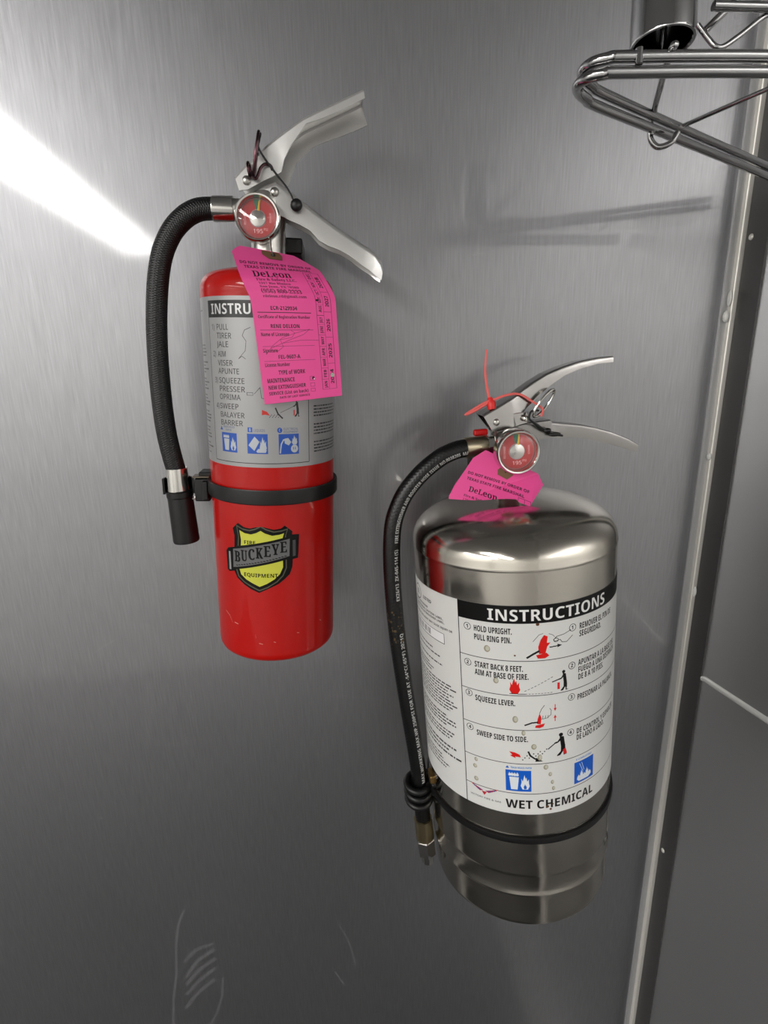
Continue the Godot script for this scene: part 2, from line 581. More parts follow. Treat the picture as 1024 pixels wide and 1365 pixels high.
func corner_trim() -> void:
	var o := Node3D.new()
	o.name = "trim_1"
	add_child(o)
	o.set_meta("kind", "structure")
	o.set_meta("label", "thin bright steel angle down the corner of the two walls")
	var bright := mat(Color(0.9, 0.89, 0.86), 0.42, 0.55)
	var b := MB.new(); b.k = 1.0
	b.rbox(Vector3(0.4095, 1.3, 0.0035), Vector3(0.0105, 2.59, 0.007), 0.0032, 3)
	part("bead", b.commit(), bright, o)
	b = MB.new(); b.k = 1.0
	b.rbox(Vector3(0.4018, 1.3, 0.0012), Vector3(0.009, 2.59, 0.003), 0.001, 2)
	part("edge_strip", b.commit(), mat(Color(0.75, 0.75, 0.75), 0.4, 0.6), o)
	b = MB.new(); b.k = 1.0
	b.rbox(Vector3(0.4112, 1.3, 0.0205), Vector3(0.0022, 2.59, 0.030), 0.0008, 2)
	part("flange", b.commit(), mat(Color(0.30, 0.295, 0.295), 0.45, 0.5), o)
	for y in [1.5, 0.7558]:
		b = MB.new()
		b.ball(Vector3(), Vector3(1.6, 3.0, 3.0), 14)
		part("rivet", b.commit(), bright, o, Vector3(0.4098, y, 0.0145))
	var seal := mat(Color(0.85, 0.85, 0.83), 0.25)
	for q in [[0.4012, 1.4283, 3.2, 6.0], [0.4025, 1.4454, 1.8, 8.0], [0.404, 1.2847, 2.4, 4.0], [0.4088, 1.1259, 2.4, 7.0]]:
		b = MB.new()
		b.ball(Vector3(), Vector3(q[2], q[3], 3.0), 14)
		part("sealant_drop", b.commit(), seal, o, Vector3(q[0], q[1], 0.006))

# ---------------------------------------------------------------- gauge shared by both extinguishers
func gauge(o: Node3D, c: Vector3, r: float, m: Dictionary, face: Texture2D) -> void:
	var turn := Transform3D(Basis(Vector3(1, 0, 0), PI / 2), c)      # lathe axis y becomes z
	var g := Node3D.new()
	g.name = "gauge"
	o.add_child(g)
	var b := MB.new()
	b.xf = turn
	b.lathe([Vector2(0, -14), Vector2(6, -14), Vector2(6, -1), Vector2(r * 0.9, -1), Vector2(r * 0.97, 0), Vector2(r, 2), Vector2(r, 9), Vector2(r * 0.98, 11), Vector2(r * 0.93, 12.2), Vector2(r * 0.87, 12), Vector2(r * 0.83, 11), Vector2(r * 0.82, 6), Vector2(r * 0.8, 5.5), Vector2(0, 5.5)], 64)
	part("bezel", b.commit(), m.chrome, g)
	b = MB.new()
	b.xf = Transform3D(Basis(), c)
	var ring := []; var q := r * 0.81
	for j in 48: ring.append(Vector3(cos(TAU * j / 48) * q, sin(TAU * j / 48) * q, 6.2))
	for j in 48:
		var a: Vector3 = ring[j]; var d: Vector3 = ring[(j + 1) % 48]
		b.tri(Vector3(0, 0, 6.2), a, d, Vector2(0.5, 0.5), Vector2(0.5 + a.x / q / 2, 0.5 - a.y / q / 2), Vector2(0.5 + d.x / q / 2, 0.5 - d.y / q / 2))
	var dm := mat(Color(1, 1, 1), 0.45)
	dm.albedo_texture = face
	part("dial", b.commit(), dm, g)
	b = MB.new()
	b.xf = turn
	b.lathe([Vector2(0, 6.3), Vector2(r * 0.33, 6.3), Vector2(r * 0.33, 7.2), Vector2(r * 0.25, 7.5), Vector2(r * 0.08, 7.9), Vector2(0, 8)], 32)
	part("hub", b.commit(), m.chrome, g)
	b = MB.new()
	b.xf = Transform3D(Basis(Vector3(0, 0, 1), deg_to_rad(-8.0)), c)
	b.prism(PackedVector2Array([Vector2(-0.9, r * 0.3), Vector2(0.9, r * 0.3), Vector2(0.5, r * 0.68), Vector2(-0.5, r * 0.68)]), 6.8, 7.6, 0.2)
	part("needle", b.commit(), mat(Color(0.9, 0.72, 0.12), 0.4), g)
	b = MB.new()
	b.xf = turn
	b.lathe([Vector2(r * 0.84, 10.2), Vector2(r * 0.8, 10.9), Vector2(r * 0.55, 12.0), Vector2(r * 0.25, 12.7), Vector2(0, 12.9)], 40)
	var gl := mat(Color(1, 1, 1, 0.05), 0.03)
	gl.transparency = BaseMaterial3D.TRANSPARENCY_ALPHA
	part("gauge_glass", b.commit(), gl, g)

func dial_face() -> Texture2D:
	var d := Print.new(256, 256, -1, 1, 1, -1, Color(0.72, 0.04, 0.05))
	d.poly([Vector2(0, 0), Vector2(-0.22, 1.0), Vector2(0.2, 1.0)], Color(0.06, 0.42, 0.3))
	d.poly([Vector2(0, 0), Vector2(0.1, 1.0), Vector2(0.2, 1.0)], Color(0.75, 0.7, 0.12))
	d.disc(0, 0, 0.45, Color(0.62, 0.55, 0.55))
	d.ring(0, 0, 0.96, 6, Color(0.55, 0.35, 0.35))
	d.text("195", sans, -0.28, 0.28, -0.72, 0.2, Color(1, 0.9, 0.9))
	d.text_up("RECHARGE", sans, -0.78, -0.58, -0.35, 0.35, Color(1, 0.85, 0.85))
	d.text_up("OVER", sans, 0.58, 0.78, -0.2, 0.3, Color(1, 0.85, 0.85))
	d.text("PSI", sans, 0.3, 0.55, -0.6, 0.13, Color(1, 0.85, 0.85))
	return d.tex()

func metals() -> Dictionary:
	var m := {}
	m.chrome = mat(Color(0.83, 0.82, 0.80), 0.14, 1.0)
	m.cast = mat(Color(0.72, 0.71, 0.69), 0.3, 1.0)
	m.plated = mat(Color(0.91, 0.905, 0.895), 0.28, 0.8)
	m.dark = mat(Color(0.32, 0.31, 0.30), 0.35, 1.0)
	m.black = mat(Color(0.035, 0.033, 0.035), 0.42)
	m.rubber = mat(Color(0.03, 0.028, 0.03), 0.38)
	m.pink = Color(0.93, 0.31, 0.60)
	return m

# ---------------------------------------------------------------- big steel extinguisher
func steel_extinguisher() -> void:
	var M := metals()
	var where := Transform3D(Basis(Vector3(0.99845, 0.05571, 0), Vector3(-0.0557, 0.9983, -0.01695), Vector3(-0.00094, 0.01693, 0.99986)).orthonormalized(), Vector3(0.1757, 0.8883, 0.106))
	var o := thing("fire_extinguisher", "large stainless steel wet chemical extinguisher with white instruction label", "fire extinguisher", where)
	var body := mat(Color(0.80, 0.78, 0.74), 0.2, 1.0)
	var smudge := NoiseTexture2D.new()
	smudge.width = 512; smudge.height = 512; smudge.seamless = true
	var fn := FastNoiseLite.new(); fn.seed = 4; fn.frequency = 0.012; fn.fractal_octaves = 5
	smudge.noise = fn
	var ramp := Gradient.new(); ramp.colors = PackedColorArray([Color(0.32, 0.32, 0.32), Color(0.75, 0.75, 0.75)]); ramp.offsets = PackedFloat32Array([0.25, 0.8])
	smudge.color_ramp = ramp
	body.roughness_texture = smudge
	body.roughness = 0.3
	body.uv1_triplanar = true
	body.uv1_scale = Vector3(5, 5, 5)
	var b := MB.new()
	b.lathe([Vector2(0, 14), Vector2(76, 14), Vector2(80, 3), Vector2(82.5, 0.5), Vector2(84.5, 0.5), Vector2(86.2, 2), Vector2(87, 6), Vector2(87.2, 35), Vector2(88.2, 36.5), Vector2(88.4, 38.5), Vector2(87.4, 40.5), Vector2(87.0, 46), Vector2(87.2, 57), Vector2(88.0, 60), Vector2(89, 63), Vector2(89, 92),
		Vector2(89, 350), Vector2(89.5, 351), Vector2(89.5, 353), Vector2(89, 354), Vector2(88.8, 358), Vector2(87.8, 362.5), Vector2(86, 366.5), Vector2(83, 370.5), Vector2(79, 374.2), Vector2(73, 378.2), Vector2(65, 382), Vector2(55, 385.2), Vector2(44, 387.6), Vector2(32, 389.4), Vector2(20, 390.4), Vector2(17, 391), Vector2(0, 391)], 128)
	part("cylinder", b.commit(), body, o)
	var lm := mat(Color(1, 1, 1), 0.4)
	lm.albedo_texture = steel_label()
	lm.metallic_specular = 0.35
	part("instruction_label", patch(89.3, -125, 110, 128.5, 323.5, 96), lm, o)
	b = MB.new()
	b.lathe([Vector2(0, 388), Vector2(15, 388), Vector2(15, 393), Vector2(14, 394), Vector2(13, 394), Vector2(13, 404), Vector2(0, 404)], 40)
	part("neck", b.commit(), mat(Color(0.86, 0.84, 0.80), 0.3, 0.6), o)
	b = MB.new()
	b.lathe([Vector2(0, 403), Vector2(12.5, 403), Vector2(13.5, 405), Vector2(13.5, 444), Vector2(11, 450), Vector2(0, 452)], 40)
	b.xf = Transform3D(Basis(Vector3(0, 0, 1), PI / 2), Vector3(0, 435.2, 0))
	b.lathe([Vector2(0, -2), Vector2(7.5, -2), Vector2(7.5, 15), Vector2(0, 15)], 28)
	part("valve_body", b.commit(), M.cast, o)
	b = MB.new()
	b.xf = Transform3D(Basis(Vector3(0, 0, 1), PI / 2), Vector3(0, 435.2, 0))
	b.lathe([Vector2(0, 13.5), Vector2(8.4, 13.5), Vector2(9.4, 14.6), Vector2(9.4, 20), Vector2(8.4, 21.2), Vector2(0, 21.2)], 6)
	part("hose_nut", b.commit(20), M.chrome, o)
	gauge(o, Vector3(-2.2, 432.3, 20), 18.6, M, dial_face())
	# carrying handle
	b = MB.new()
	channel(b, [[Vector2(-14, 449), Vector2(-14, 437), Vector2(-14, 437), 9.0], [Vector2(11, 453), Vector2(11, 437), Vector2(11, 437), 10.0], [Vector2(33, 453.6), Vector2(31, 438.5), Vector2(31, 438.5), 10.0], [Vector2(34.5, 451.5), Vector2(33, 438.5), Vector2(33, 438.5), 10.0], [Vector2(58.6, 447.2), Vector2(55, 436.5), Vector2(55, 436.5), 10.0], [Vector2(72, 443.8), Vector2(67, 433.8), Vector2(67, 433.8), 10.5], [Vector2(86, 438.8), Vector2(84, 428.5), Vector2(84, 428.5), 10.5], [Vector2(102, 431.5), Vector2(100, 422.5), Vector2(100, 422.5), 9.5], [Vector2(113, 425), Vector2(112.5, 418), Vector2(112.5, 418), 7.0]])
	part("carry_handle", b.commit(), mat(Color(0.55, 0.54, 0.53), 0.25, 1.0), o)
	# squeeze lever
	b = MB.new()
	channel(b, [[Vector2(-25.9, 463), Vector2(-18, 448.7), Vector2(-14, 446.5), 12.0], [Vector2(-14, 468.3), Vector2(-6, 450), Vector2(-4, 449), 12.0], [Vector2(-3.1, 473.4), Vector2(2.6, 451.3), Vector2(2.6, 451.3), 12.0], [Vector2(0.5, 474.8), Vector2(6, 459), Vector2(6, 459), 11.0], [Vector2(7.8, 479.9), Vector2(13, 466), Vector2(13, 466), 10.0], [Vector2(18, 486), Vector2(22, 473.5), Vector2(22, 473.5), 10.0], [Vector2(29.4, 491.8), Vector2(32, 481.5), Vector2(32, 481.5), 10.0], [Vector2(43.8, 496.4), Vector2(45, 489), Vector2(45, 489), 10.0], [Vector2(57.9, 499.7), Vector2(59.5, 493.6), Vector2(59.5, 493.6), 9.5], [Vector2(74, 501.4), Vector2(74.5, 496.2), Vector2(74.5, 496.2), 9.0], [Vector2(88, 501.4), Vector2(88, 496.3), Vector2(88, 496.3), 7.5]])
	for z in [[10.6, 12.0], [-12.0, -10.6]]:
		b.prism(PackedVector2Array([Vector2(0, 462), Vector2(12.8, 462.2), Vector2(12.8, 453.2), Vector2(0, 450.6)]), z[0], z[1], 0.4)
	part("squeeze_lever", b.commit(30), mat(Color(0.66, 0.65, 0.64), 0.16, 1.0), o)
	b = MB.new(); b.ball(Vector3(), Vector3(2.9, 2.9, 1.8), 16)
	part("rivet", b.commit(), M.cast, o, Vector3(-14.6, 455.9, 12.2) * 0.001)
	b = MB.new()
	b.tube([Vector3(9.4, 457.2, -17), Vector3(9.4, 457.2, 15.5)], 1.9, 14)
	b.ball(Vector3(9.4, 457.2, 15.5), Vector3(2.7, 2.7, 1.8), 16)
	b.torus(Vector3(24.4, 468.6, 17), Vector3(0.45, -0.4, 0.75), 13.2, 1.05, 40, 8, Vector3(0.63, 0.77, 0), 6.2)
	b.torus(Vector3(24.9, 468.0, 15.2), Vector3(0.45, -0.4, 0.75), 13.0, 1.05, 40, 8, Vector3(0.63, 0.77, 0), 6.2)
	part("pull_pin", b.commit(), M.chrome, o)
	b = MB.new(); b.rbox(Vector3(-23.2, 446.1, -8), Vector3(12.4, 5.4, 6), 1.5)
	part("red_tab", b.commit(), mat(Color(0.78, 0.05, 0.05), 0.35), o)
	# hose
	var h := spline(flat([Vector2(-38, 435.2), Vector2(-46, 434.4), Vector2(-55, 431.8), Vector2(-63, 428.2), Vector2(-78.6, 417.2), Vector2(-93, 402.2), Vector2(-101.5, 387.8), Vector2(-106.8, 373), Vector2(-109.6, 353), Vector2(-111, 330), Vector2(-111.5, 306), Vector2(-111, 266), Vector2(-107.6, 207), Vector2(-101.5, 126), Vector2(-100.6, 90), Vector2(-99.8, 55)], 2), 8)
	b = MB.new()
	b.tube(h, 7.8, 24, true, Vector3(0, 0, 1), true)
	var hm := mat(Color(1, 1, 1), 0.36)
	hm.albedo_texture = hose_print()
	weave(hm, Vector3(90, 8, 1))
	hm.normal_scale = 0.22
	hm.uv1_scale = Vector3(1, 1, 1)
	var hose := part("hose", b.commit(), hm, o)
	b = MB.new()
	b.tube([Vector3(-39.8, 435.2, 2), Vector3(-21.2, 435.3, 0)], 9.0, 28)
	part("hose_ferrule", b.commit(), mat(Color(0.72, 0.68, 0.58), 0.3, 1.0), hose)
	b = MB.new()
	b.tube([Vector3(-99.9, 57.5, 2), Vector3(-99.2, 33, 2)], 9.3, 28)
	part("hose_end_ferrule", b.commit(), mat(Color(0.72, 0.66, 0.52), 0.28, 1.0), hose)
	b = MB.new()
	b.tube([Vector3(-99.2, 33.5, 2), Vector3(-99.1, 31, 2), Vector3(-98.3, 13, 2), Vector3(-98.2, 11, 2)], [8.6, 9.9, 9.6, 8.0], 6)
	b.tube([Vector3(-98.2, 12, 2), Vector3(-97.9, 2, 2)], [7.0, 6.3], 24)
	part("spray_tip", b.commit(25), M.chrome, hose)
	# strap
	var s := thing("hose_strap", "black rubber strap and hose clip around steel extinguisher near its base", "strap", where)
	b = MB.new()
	var seam := []
	for q in [[89.2, 98], [91, 98.4], [91.4, 101.5], [91, 104.6], [89.2, 105]]: seam.append(Vector2(q[0], q[1]))
	seam.append(seam[0])
	b.lathe(seam, 128)
	part("band", b.commit(), M.black, s)
	b = MB.new()
	for i in 3: b.torus(Vector3(-102.6, 83 + i * 9.2, 2), Vector3(0.12, 1, 0.25), 11.2, 3.4, 36, 10, Vector3(1, 0, 0))
	b.rbox(Vector3(-104, 92, -7), Vector3(15, 24, 8), 2)
	part("hose_clip", b.commit(), M.black, s)
	b = MB.new()
	b.rbox(Vector3(-86, 101, 10), Vector3(9, 15, 12), 2)
	b.rbox(Vector3(-92, 98, -4), Vector3(8, 10, 22), 2)
	part("clip_lug", b.commit(), M.black, s)
	b = MB.new()
	b.rbox(Vector3(-87.5, 113, 9), Vector3(8, 9, 14), 1.5)
	part("brass_keeper", b.commit(), mat(Color(0.5, 0.4, 0.24), 0.4, 0.8), s)
	b = MB.new()
	b.rbox(Vector3(0, 400, -101), Vector3(30, 60, 4), 1)
	b.rbox(Vector3(0, 397, -58), Vector3(24, 4, 86), 1)
	part("wall_hanger", b.commit(), M.dark, o)
	# torn pink tag
	var tg := thing("service_tag", "torn pink paper service tag hanging below steel extinguisher's gauge", "tag", where)
	torn_tag(tg, M)
	# coral plastic seal
	var z := thing("tamper_seal", "coral pink plastic loop seal on steel extinguisher's lever", "seal", where)
	var coral := mat(Color(0.93, 0.42, 0.40), 0.45)
	b = MB.new()
	b.tube(spline(flat([Vector2(-20.3, 515), Vector2(-21.6, 505), Vector2(-22.1, 496), Vector2(-21, 485), Vector2(-19.2, 474)], 10)), [0.8, 0.8, 0.8, 0.8, 0.85, 0.85, 0.9, 0.9, 0.95, 1, 1, 1, 1.05, 1.1, 1.1, 1.1, 1.15, 1.15, 1.2, 1.2, 1.2, 1.2, 1.25, 1.25, 1.3], 8)
	part("tail", b.commit(), coral, z)
	b = MB.new()
	b.tube(spline(flat([Vector2(-18.4, 474.6), Vector2(-25, 472.4), Vector2(-33, 468.5), Vector2(-40.6, 464.4), Vector2(-33, 466.8), Vector2(-25, 470.6), Vector2(-17.5, 474), Vector2(-7.8, 477), Vector2(1.2, 478)], 12)), 1.05, 8)
	var bead := spline([Vector3(1.2, 478, 12), Vector3(6, 477, 13), Vector3(10.8, 474, 14.5), Vector3(15.7, 470.2, 16), Vector3(20, 467, 17), Vector3(23.2, 463.5, 18), Vector3(22, 458, 17)], 6)
	var rad := []
	for i in bead.size(): rad.append(1.15 if i % 2 else 0.75)
	b.tube(bead, rad, 8)
	part("loop", b.commit(60), coral, z)
	b = MB.new()
	b.tube([Vector3(-19.2, 476.5, 10), Vector3(-18.4, 472, 11), Vector3(-18, 467, 12)], [2.0, 4.0, 3.3], 14)
	part("lock_head", b.commit(), mat(Color(0.88, 0.16, 0.15), 0.4), z)
	# black wire tie
	var ty := thing("cable_tie", "thin black wire tie looped through steel extinguisher's pull ring", "tie", where)
	b = MB.new()
	b.tube(spline([Vector3(20, 463, 17), Vector3(13.5, 463, 18), Vector3(11.5, 458, 18), Vector3(14.5, 454, 18), Vector3(19.5, 449.6, 17), Vector3(25.5, 445, 15), Vector3(31, 442.4, 14), Vector3(42, 439.6, 13)]), 0.9, 8)
	b.tube(spline([Vector3(14, 455, 17), Vector3(18, 451.8, 17.5), Vector3(24, 447.4, 16), Vector3(30, 444, 15), Vector3(38, 441, 14)]), 0.9, 8)
	b.ball(Vector3(27.6, 445.6, 15.5), Vector3(3.6, 2.2, 2.2), 14)
	b.ball(Vector3(34.5, 441.6, 14.5), Vector3(5.5, 1.9, 1.8), 14)
	part("wire", b.commit(), M.rubber, ty)

func weave(m: StandardMaterial3D, _s: Vector3) -> void:
	var im := Image.create_empty(1024, 64, false, Image.FORMAT_RGBA8)
	for y in 64:
		for x in 1024:
			var a := sin(x * TAU / 8.0 + y * TAU / 5.33) + sin(x * TAU / 8.0 - y * TAU / 5.33)
			var v := 0.5 + a * 0.25
			im.set_pixel(x, y, Color(v, v, v))
	im.bump_map_to_normal_map(1.2)
	m.normal_enabled = true
	m.normal_texture = ImageTexture.create_from_image(im)
	m.normal_scale = 0.6

func hose_print() -> Texture2D:
	# u runs from the valve end to the tip (445 mm), v around; lettering reads from the tip upwards
	var L := 445.0
	var d := Print.new(2048, 160, 0, L, 160, 0, Color(0.018, 0.017, 0.018))
	var ink := Color(0.85, 0.85, 0.84)
	for q in [["FIRE EXTINGUISHER AND BOOSTER HOSE ISSUE NO.0038205  MA", 0.0, 121.0], ["EXZ6/13  ZX-045-114 (S)", 127.0, 180.0], ["MAX.WORKING MAX.WP 250PSI FOR USE AT -54°C(-65°F) 2021Q", 214.0, 392.0]]:
		var g := Print.word(q[0], bold)
		g.resize(int((q[2] - q[1]) * d.sx), 20, Image.INTERPOLATE_LANCZOS)
		g.rotate_180()
		var at := Vector2i(int(q[1] * d.sx), 58)
		for y in g.get_height():
			for x in g.get_width():
				var a := g.get_pixel(x, y).a
				if a > 0.02 and at.x + x < 2048:
					d.im.set_pixel(at.x + x, at.y + y, d.im.get_pixel(at.x + x, at.y + y).lerp(ink, a))
	var rng := RandomNumberGenerator.new(); rng.seed = 3
	for i in 22:   # dried drips
		d.disc(rng.randf_range(186, 225), rng.randf_range(45, 100), rng.randf_range(0.5, 1.6), Color(0.32, 0.25, 0.14), rng.randf_range(1.5, 5.0))
	return d.tex()

func torn_tag(o: Node3D, M: Dictionary) -> void:
	var P := [Vector3(-25.2, 433.9, 15.5), Vector3(17.9, 410.3, 20.1), Vector3(20.2, 401.7, 25.8), Vector3(3.7, 388.0, 39.2), Vector3(-3.2, 390.8, 33.6), Vector3(-5.0, 393.1, 30.7), Vector3(-10.2, 393.5, 29.3), Vector3(-14.5, 393.8, 28.2), Vector3(-24.3, 393.7, 26.2), Vector3(-30.5, 393.6, 24.9), Vector3(-37.6, 393.7, 23.2), Vector3(-48.2, 394.5, 20.5), Vector3(-58.9, 395.9, 17.8), Vector3(-58.7, 397.9, 17.5), Vector3(-53.5, 406.9, 17.2), Vector3(-44.3, 418.1, 16.5), Vector3(-36.2, 428.4, 15.7)]
	var e := (Vector3(7.1, 397.5, 0) - Vector3(-41.6, 417.1, 0)).normalized()     # along the lines of print
	var f := Vector3(e.y, -e.x, 0)                                              # down the tag
	var from := Vector3(-25.2, 434.5, 0)
	var b := MB.new()
	var poly := PackedVector2Array()
	var uv := []
	for q in P:
		poly.append(Vector2(q.x, q.y))
		var r := Vector3(q.x, q.y, 0) - from
		uv.append(Vector2((r.dot(e) + 30.0) / 90.0, (r.dot(f) + 5.0) / 55.0))
	var ix := Geometry2D.triangulate_polygon(poly)
	var back := Vector3(0, 0.15, -0.45)
	for i in range(0, ix.size(), 3):
		var q := [ix[i], ix[i + 1], ix[i + 2]]
		if (poly[q[1]] - poly[q[0]]).cross(poly[q[2]] - poly[q[0]]) < 0: q = [ix[i], ix[i + 2], ix[i + 1]]
		b.tri(P[q[0]], P[q[1]], P[q[2]], uv[q[0]], uv[q[1]], uv[q[2]])
		b.tri(P[q[0]] + back, P[q[2]] + back, P[q[1]] + back, Vector2(0.95, 0.02), Vector2(0.95, 0.03), Vector2(0.96, 0.02))
	for i in P.size():
		var j := (i + 1) % P.size()
		b.quad(P[j], P[i], P[i] + back, P[j] + back, Vector2(0.95, 0.02), Vector2(0.95, 0.03), Vector2(0.96, 0.02), Vector2(0.96, 0.03))
	var d := Print.new(1080, 660, -30, 60, -5, 50, M.pink)
	d.sy = -absf(d.sy); d.sy = 660.0 / 55.0
	d.y1 = -5.0
	# y runs down the tag here: heights are written as negative numbers
	d.y1 = 5.0
	var ink := Color(0.12, 0.02, 0.08)
	var at := func(q: Vector3) -> Vector2:
		var r := q - from
		return Vector2(r.dot(e), -r.dot(f))
	var a: Vector2 = at.call(Vector3(-41.6, 417.1, 0)); var c: Vector2 = at.call(Vector3(7.1, 397.5, 0))
	d.text("DO NOT REMOVE BY ORDER OF", bold, a.x, c.x, a.y - 1.0, 2.2, ink)
	a = at.call(Vector3(-42.7, 412.5, 0)); c = at.call(Vector3(2.5, 395.8, 0))
	d.text("TEXAS STATE FIRE MARSHAL", bold, a.x, c.x, a.y - 1.1, 2.2, ink)
	a = at.call(Vector3(-42.5, 402.0, 0)); c = at.call(Vector3(-19.1, 395.0, 0))
	d.text("DeLeon", serif_bold, a.x, c.x, a.y - 0.6, 4.4, ink)
	a = at.call(Vector3(-46.3, 399.5, 0)); c = at.call(Vector3(-20.2, 392.2, 0))
	d.text("Fire & Safety LLC.", serif_bold, a.x, c.x, a.y - 1.8, 1.8, ink)
	d.text("1317 Rio Blanco", serif, a.x, c.x - 4, a.y - 5.2, 1.8, ink)
	a = at.call(Vector3(-2.9, 394.2, 0))
	d.line([a, a + Vector2(9, 0), a + Vector2(9, -8)], 3, ink)
	d.line([a + Vector2(0, 0), a + Vector2(0, -8)], 3, ink)
	d.line([a + Vector2(4.5, 0), a + Vector2(4.5, -8)], 3, ink)
	var m := mat(Color(1, 1, 1), 0.6)
	m.albedo_texture = d.tex()
	m.backlight_enabled = true
	m.backlight = Color(0.12, 0.12, 0.12)
	part("paper", b.commit(20), m, o)
	b = MB.new()
	var pts := [Vector3(-15.4, 421.9, 16.8), Vector3(-16.7, 412.9, 18.7), Vector3(-9.4, 408.3, 20.7), Vector3(-3.8, 410.9, 19.8), Vector3(-3.1, 416.2, 18.0)]
	for i in 3:
		b.tri(pts[0], pts[i + 1], pts[i + 2])
		b.tri(pts[0] - Vector3(0, 0, .5), pts[i + 2] - Vector3(0, 0, .5), pts[i + 1] - Vector3(0, 0, .5))
	part("eyelet_patch", b.commit(), mat(Color(0.46, 0.34, 0.24), 0.7), o)
	b = MB.new()
	b.tube(spline([Vector3(-10.0, 413.7, 18.7), Vector3(-9.6, 416.7, 19.1), Vector3(-7, 428, 15), Vector3(-5, 432, 11)]), 0.5, 6)
	part("tie_wire", b.commit(), M.dark, o)

func flame(d: Print, x: float, y: float, w: float, h: float, c: Color) -> void:
	var q := []
	for p in [[-0.3, 0.0], [-0.5, 0.25], [-0.38, 0.5], [-0.42, 0.75], [-0.25, 0.55], [-0.15, 0.8], [-0.05, 1.0], [0.05, 0.7], [0.15, 0.85], [0.22, 0.55], [0.42, 0.72], [0.4, 0.45], [0.5, 0.25], [0.3, 0.0]]:
		q.append(Vector2(x + p[0] * w, y + p[1] * h))
	d.poly(q, c)

func man(d: Print, x: float, y: float, w: float, h: float, c: Color) -> void:      # a walking figure, w by h, feet at y
	var g := func(list: Array) -> void:
		var q := []
		for p in list: q.append(Vector2(x + p[0] * w, y + p[1] * h))
		d.poly(q, c)
	d.disc(x + 0.0 * w, y + 0.92 * h, 0.16 * w, c, 0.075 * h)
	g.call([[-0.1, 0.86], [0.22, 0.82], [0.32, 0.45], [0.0, 0.42]])
	g.call([[0.0, 0.46], [0.3, 0.46], [0.2, 0.2], [-0.05, 0.02], [-0.3, 0.0], [-0.28, 0.05], [0.0, 0.2]])
	g.call([[0.1, 0.46], [0.33, 0.46], [0.36, 0.2], [0.3, 0.06], [0.5, 0.03], [0.22, 0.0], [0.18, 0.2]])
	g.call([[-0.05, 0.8], [0.1, 0.72], [-0.25, 0.58], [-0.5, 0.56], [-0.5, 0.61], [-0.25, 0.65]])

func trash_icon(d: Print, xa: float, ya: float, xb: float, yb: float, blue: Color, pale: Color) -> void:
	d.box(xa, ya, xb, yb, blue)
	var w := xb - xa; var h := yb - ya
	d.poly([Vector2(xa + w * 0.14, ya + h * 0.68), Vector2(xa + w * 0.52, ya + h * 0.68), Vector2(xa + w * 0.46, ya + h * 0.08), Vector2(xa + w * 0.2, ya + h * 0.08)], pale)
	for i in 4: flame(d, xa + w * (0.16 + 0.1 * i), ya + h * 0.72, w * 0.12, h * 0.2, pale)
	flame(d, xa + w * 0.76, ya + h * 0.1, w * 0.36, h * 0.7, pale)
	flame(d, xa + w * 0.76, ya + h * 0.12, w * 0.12, h * 0.25, blue)

func small_print(d: Print, xa: float, xb: float, ytop: float, n: int, step: float, seed_: int, c: Color) -> void:
	var rng := RandomNumberGenerator.new(); rng.seed = seed_
	for i in n:
		var x := xa
		var stop := xb - rng.randf() * (xb - xa) * 0.25
		while x < stop:
			var l := rng.randf_range(0.02, 0.1) * (xb - xa)
			d.box(x, ytop - i * step, minf(x + l, stop), ytop - i * step - step * 0.42, c)
			x += l + 0.015 * (xb - xa)

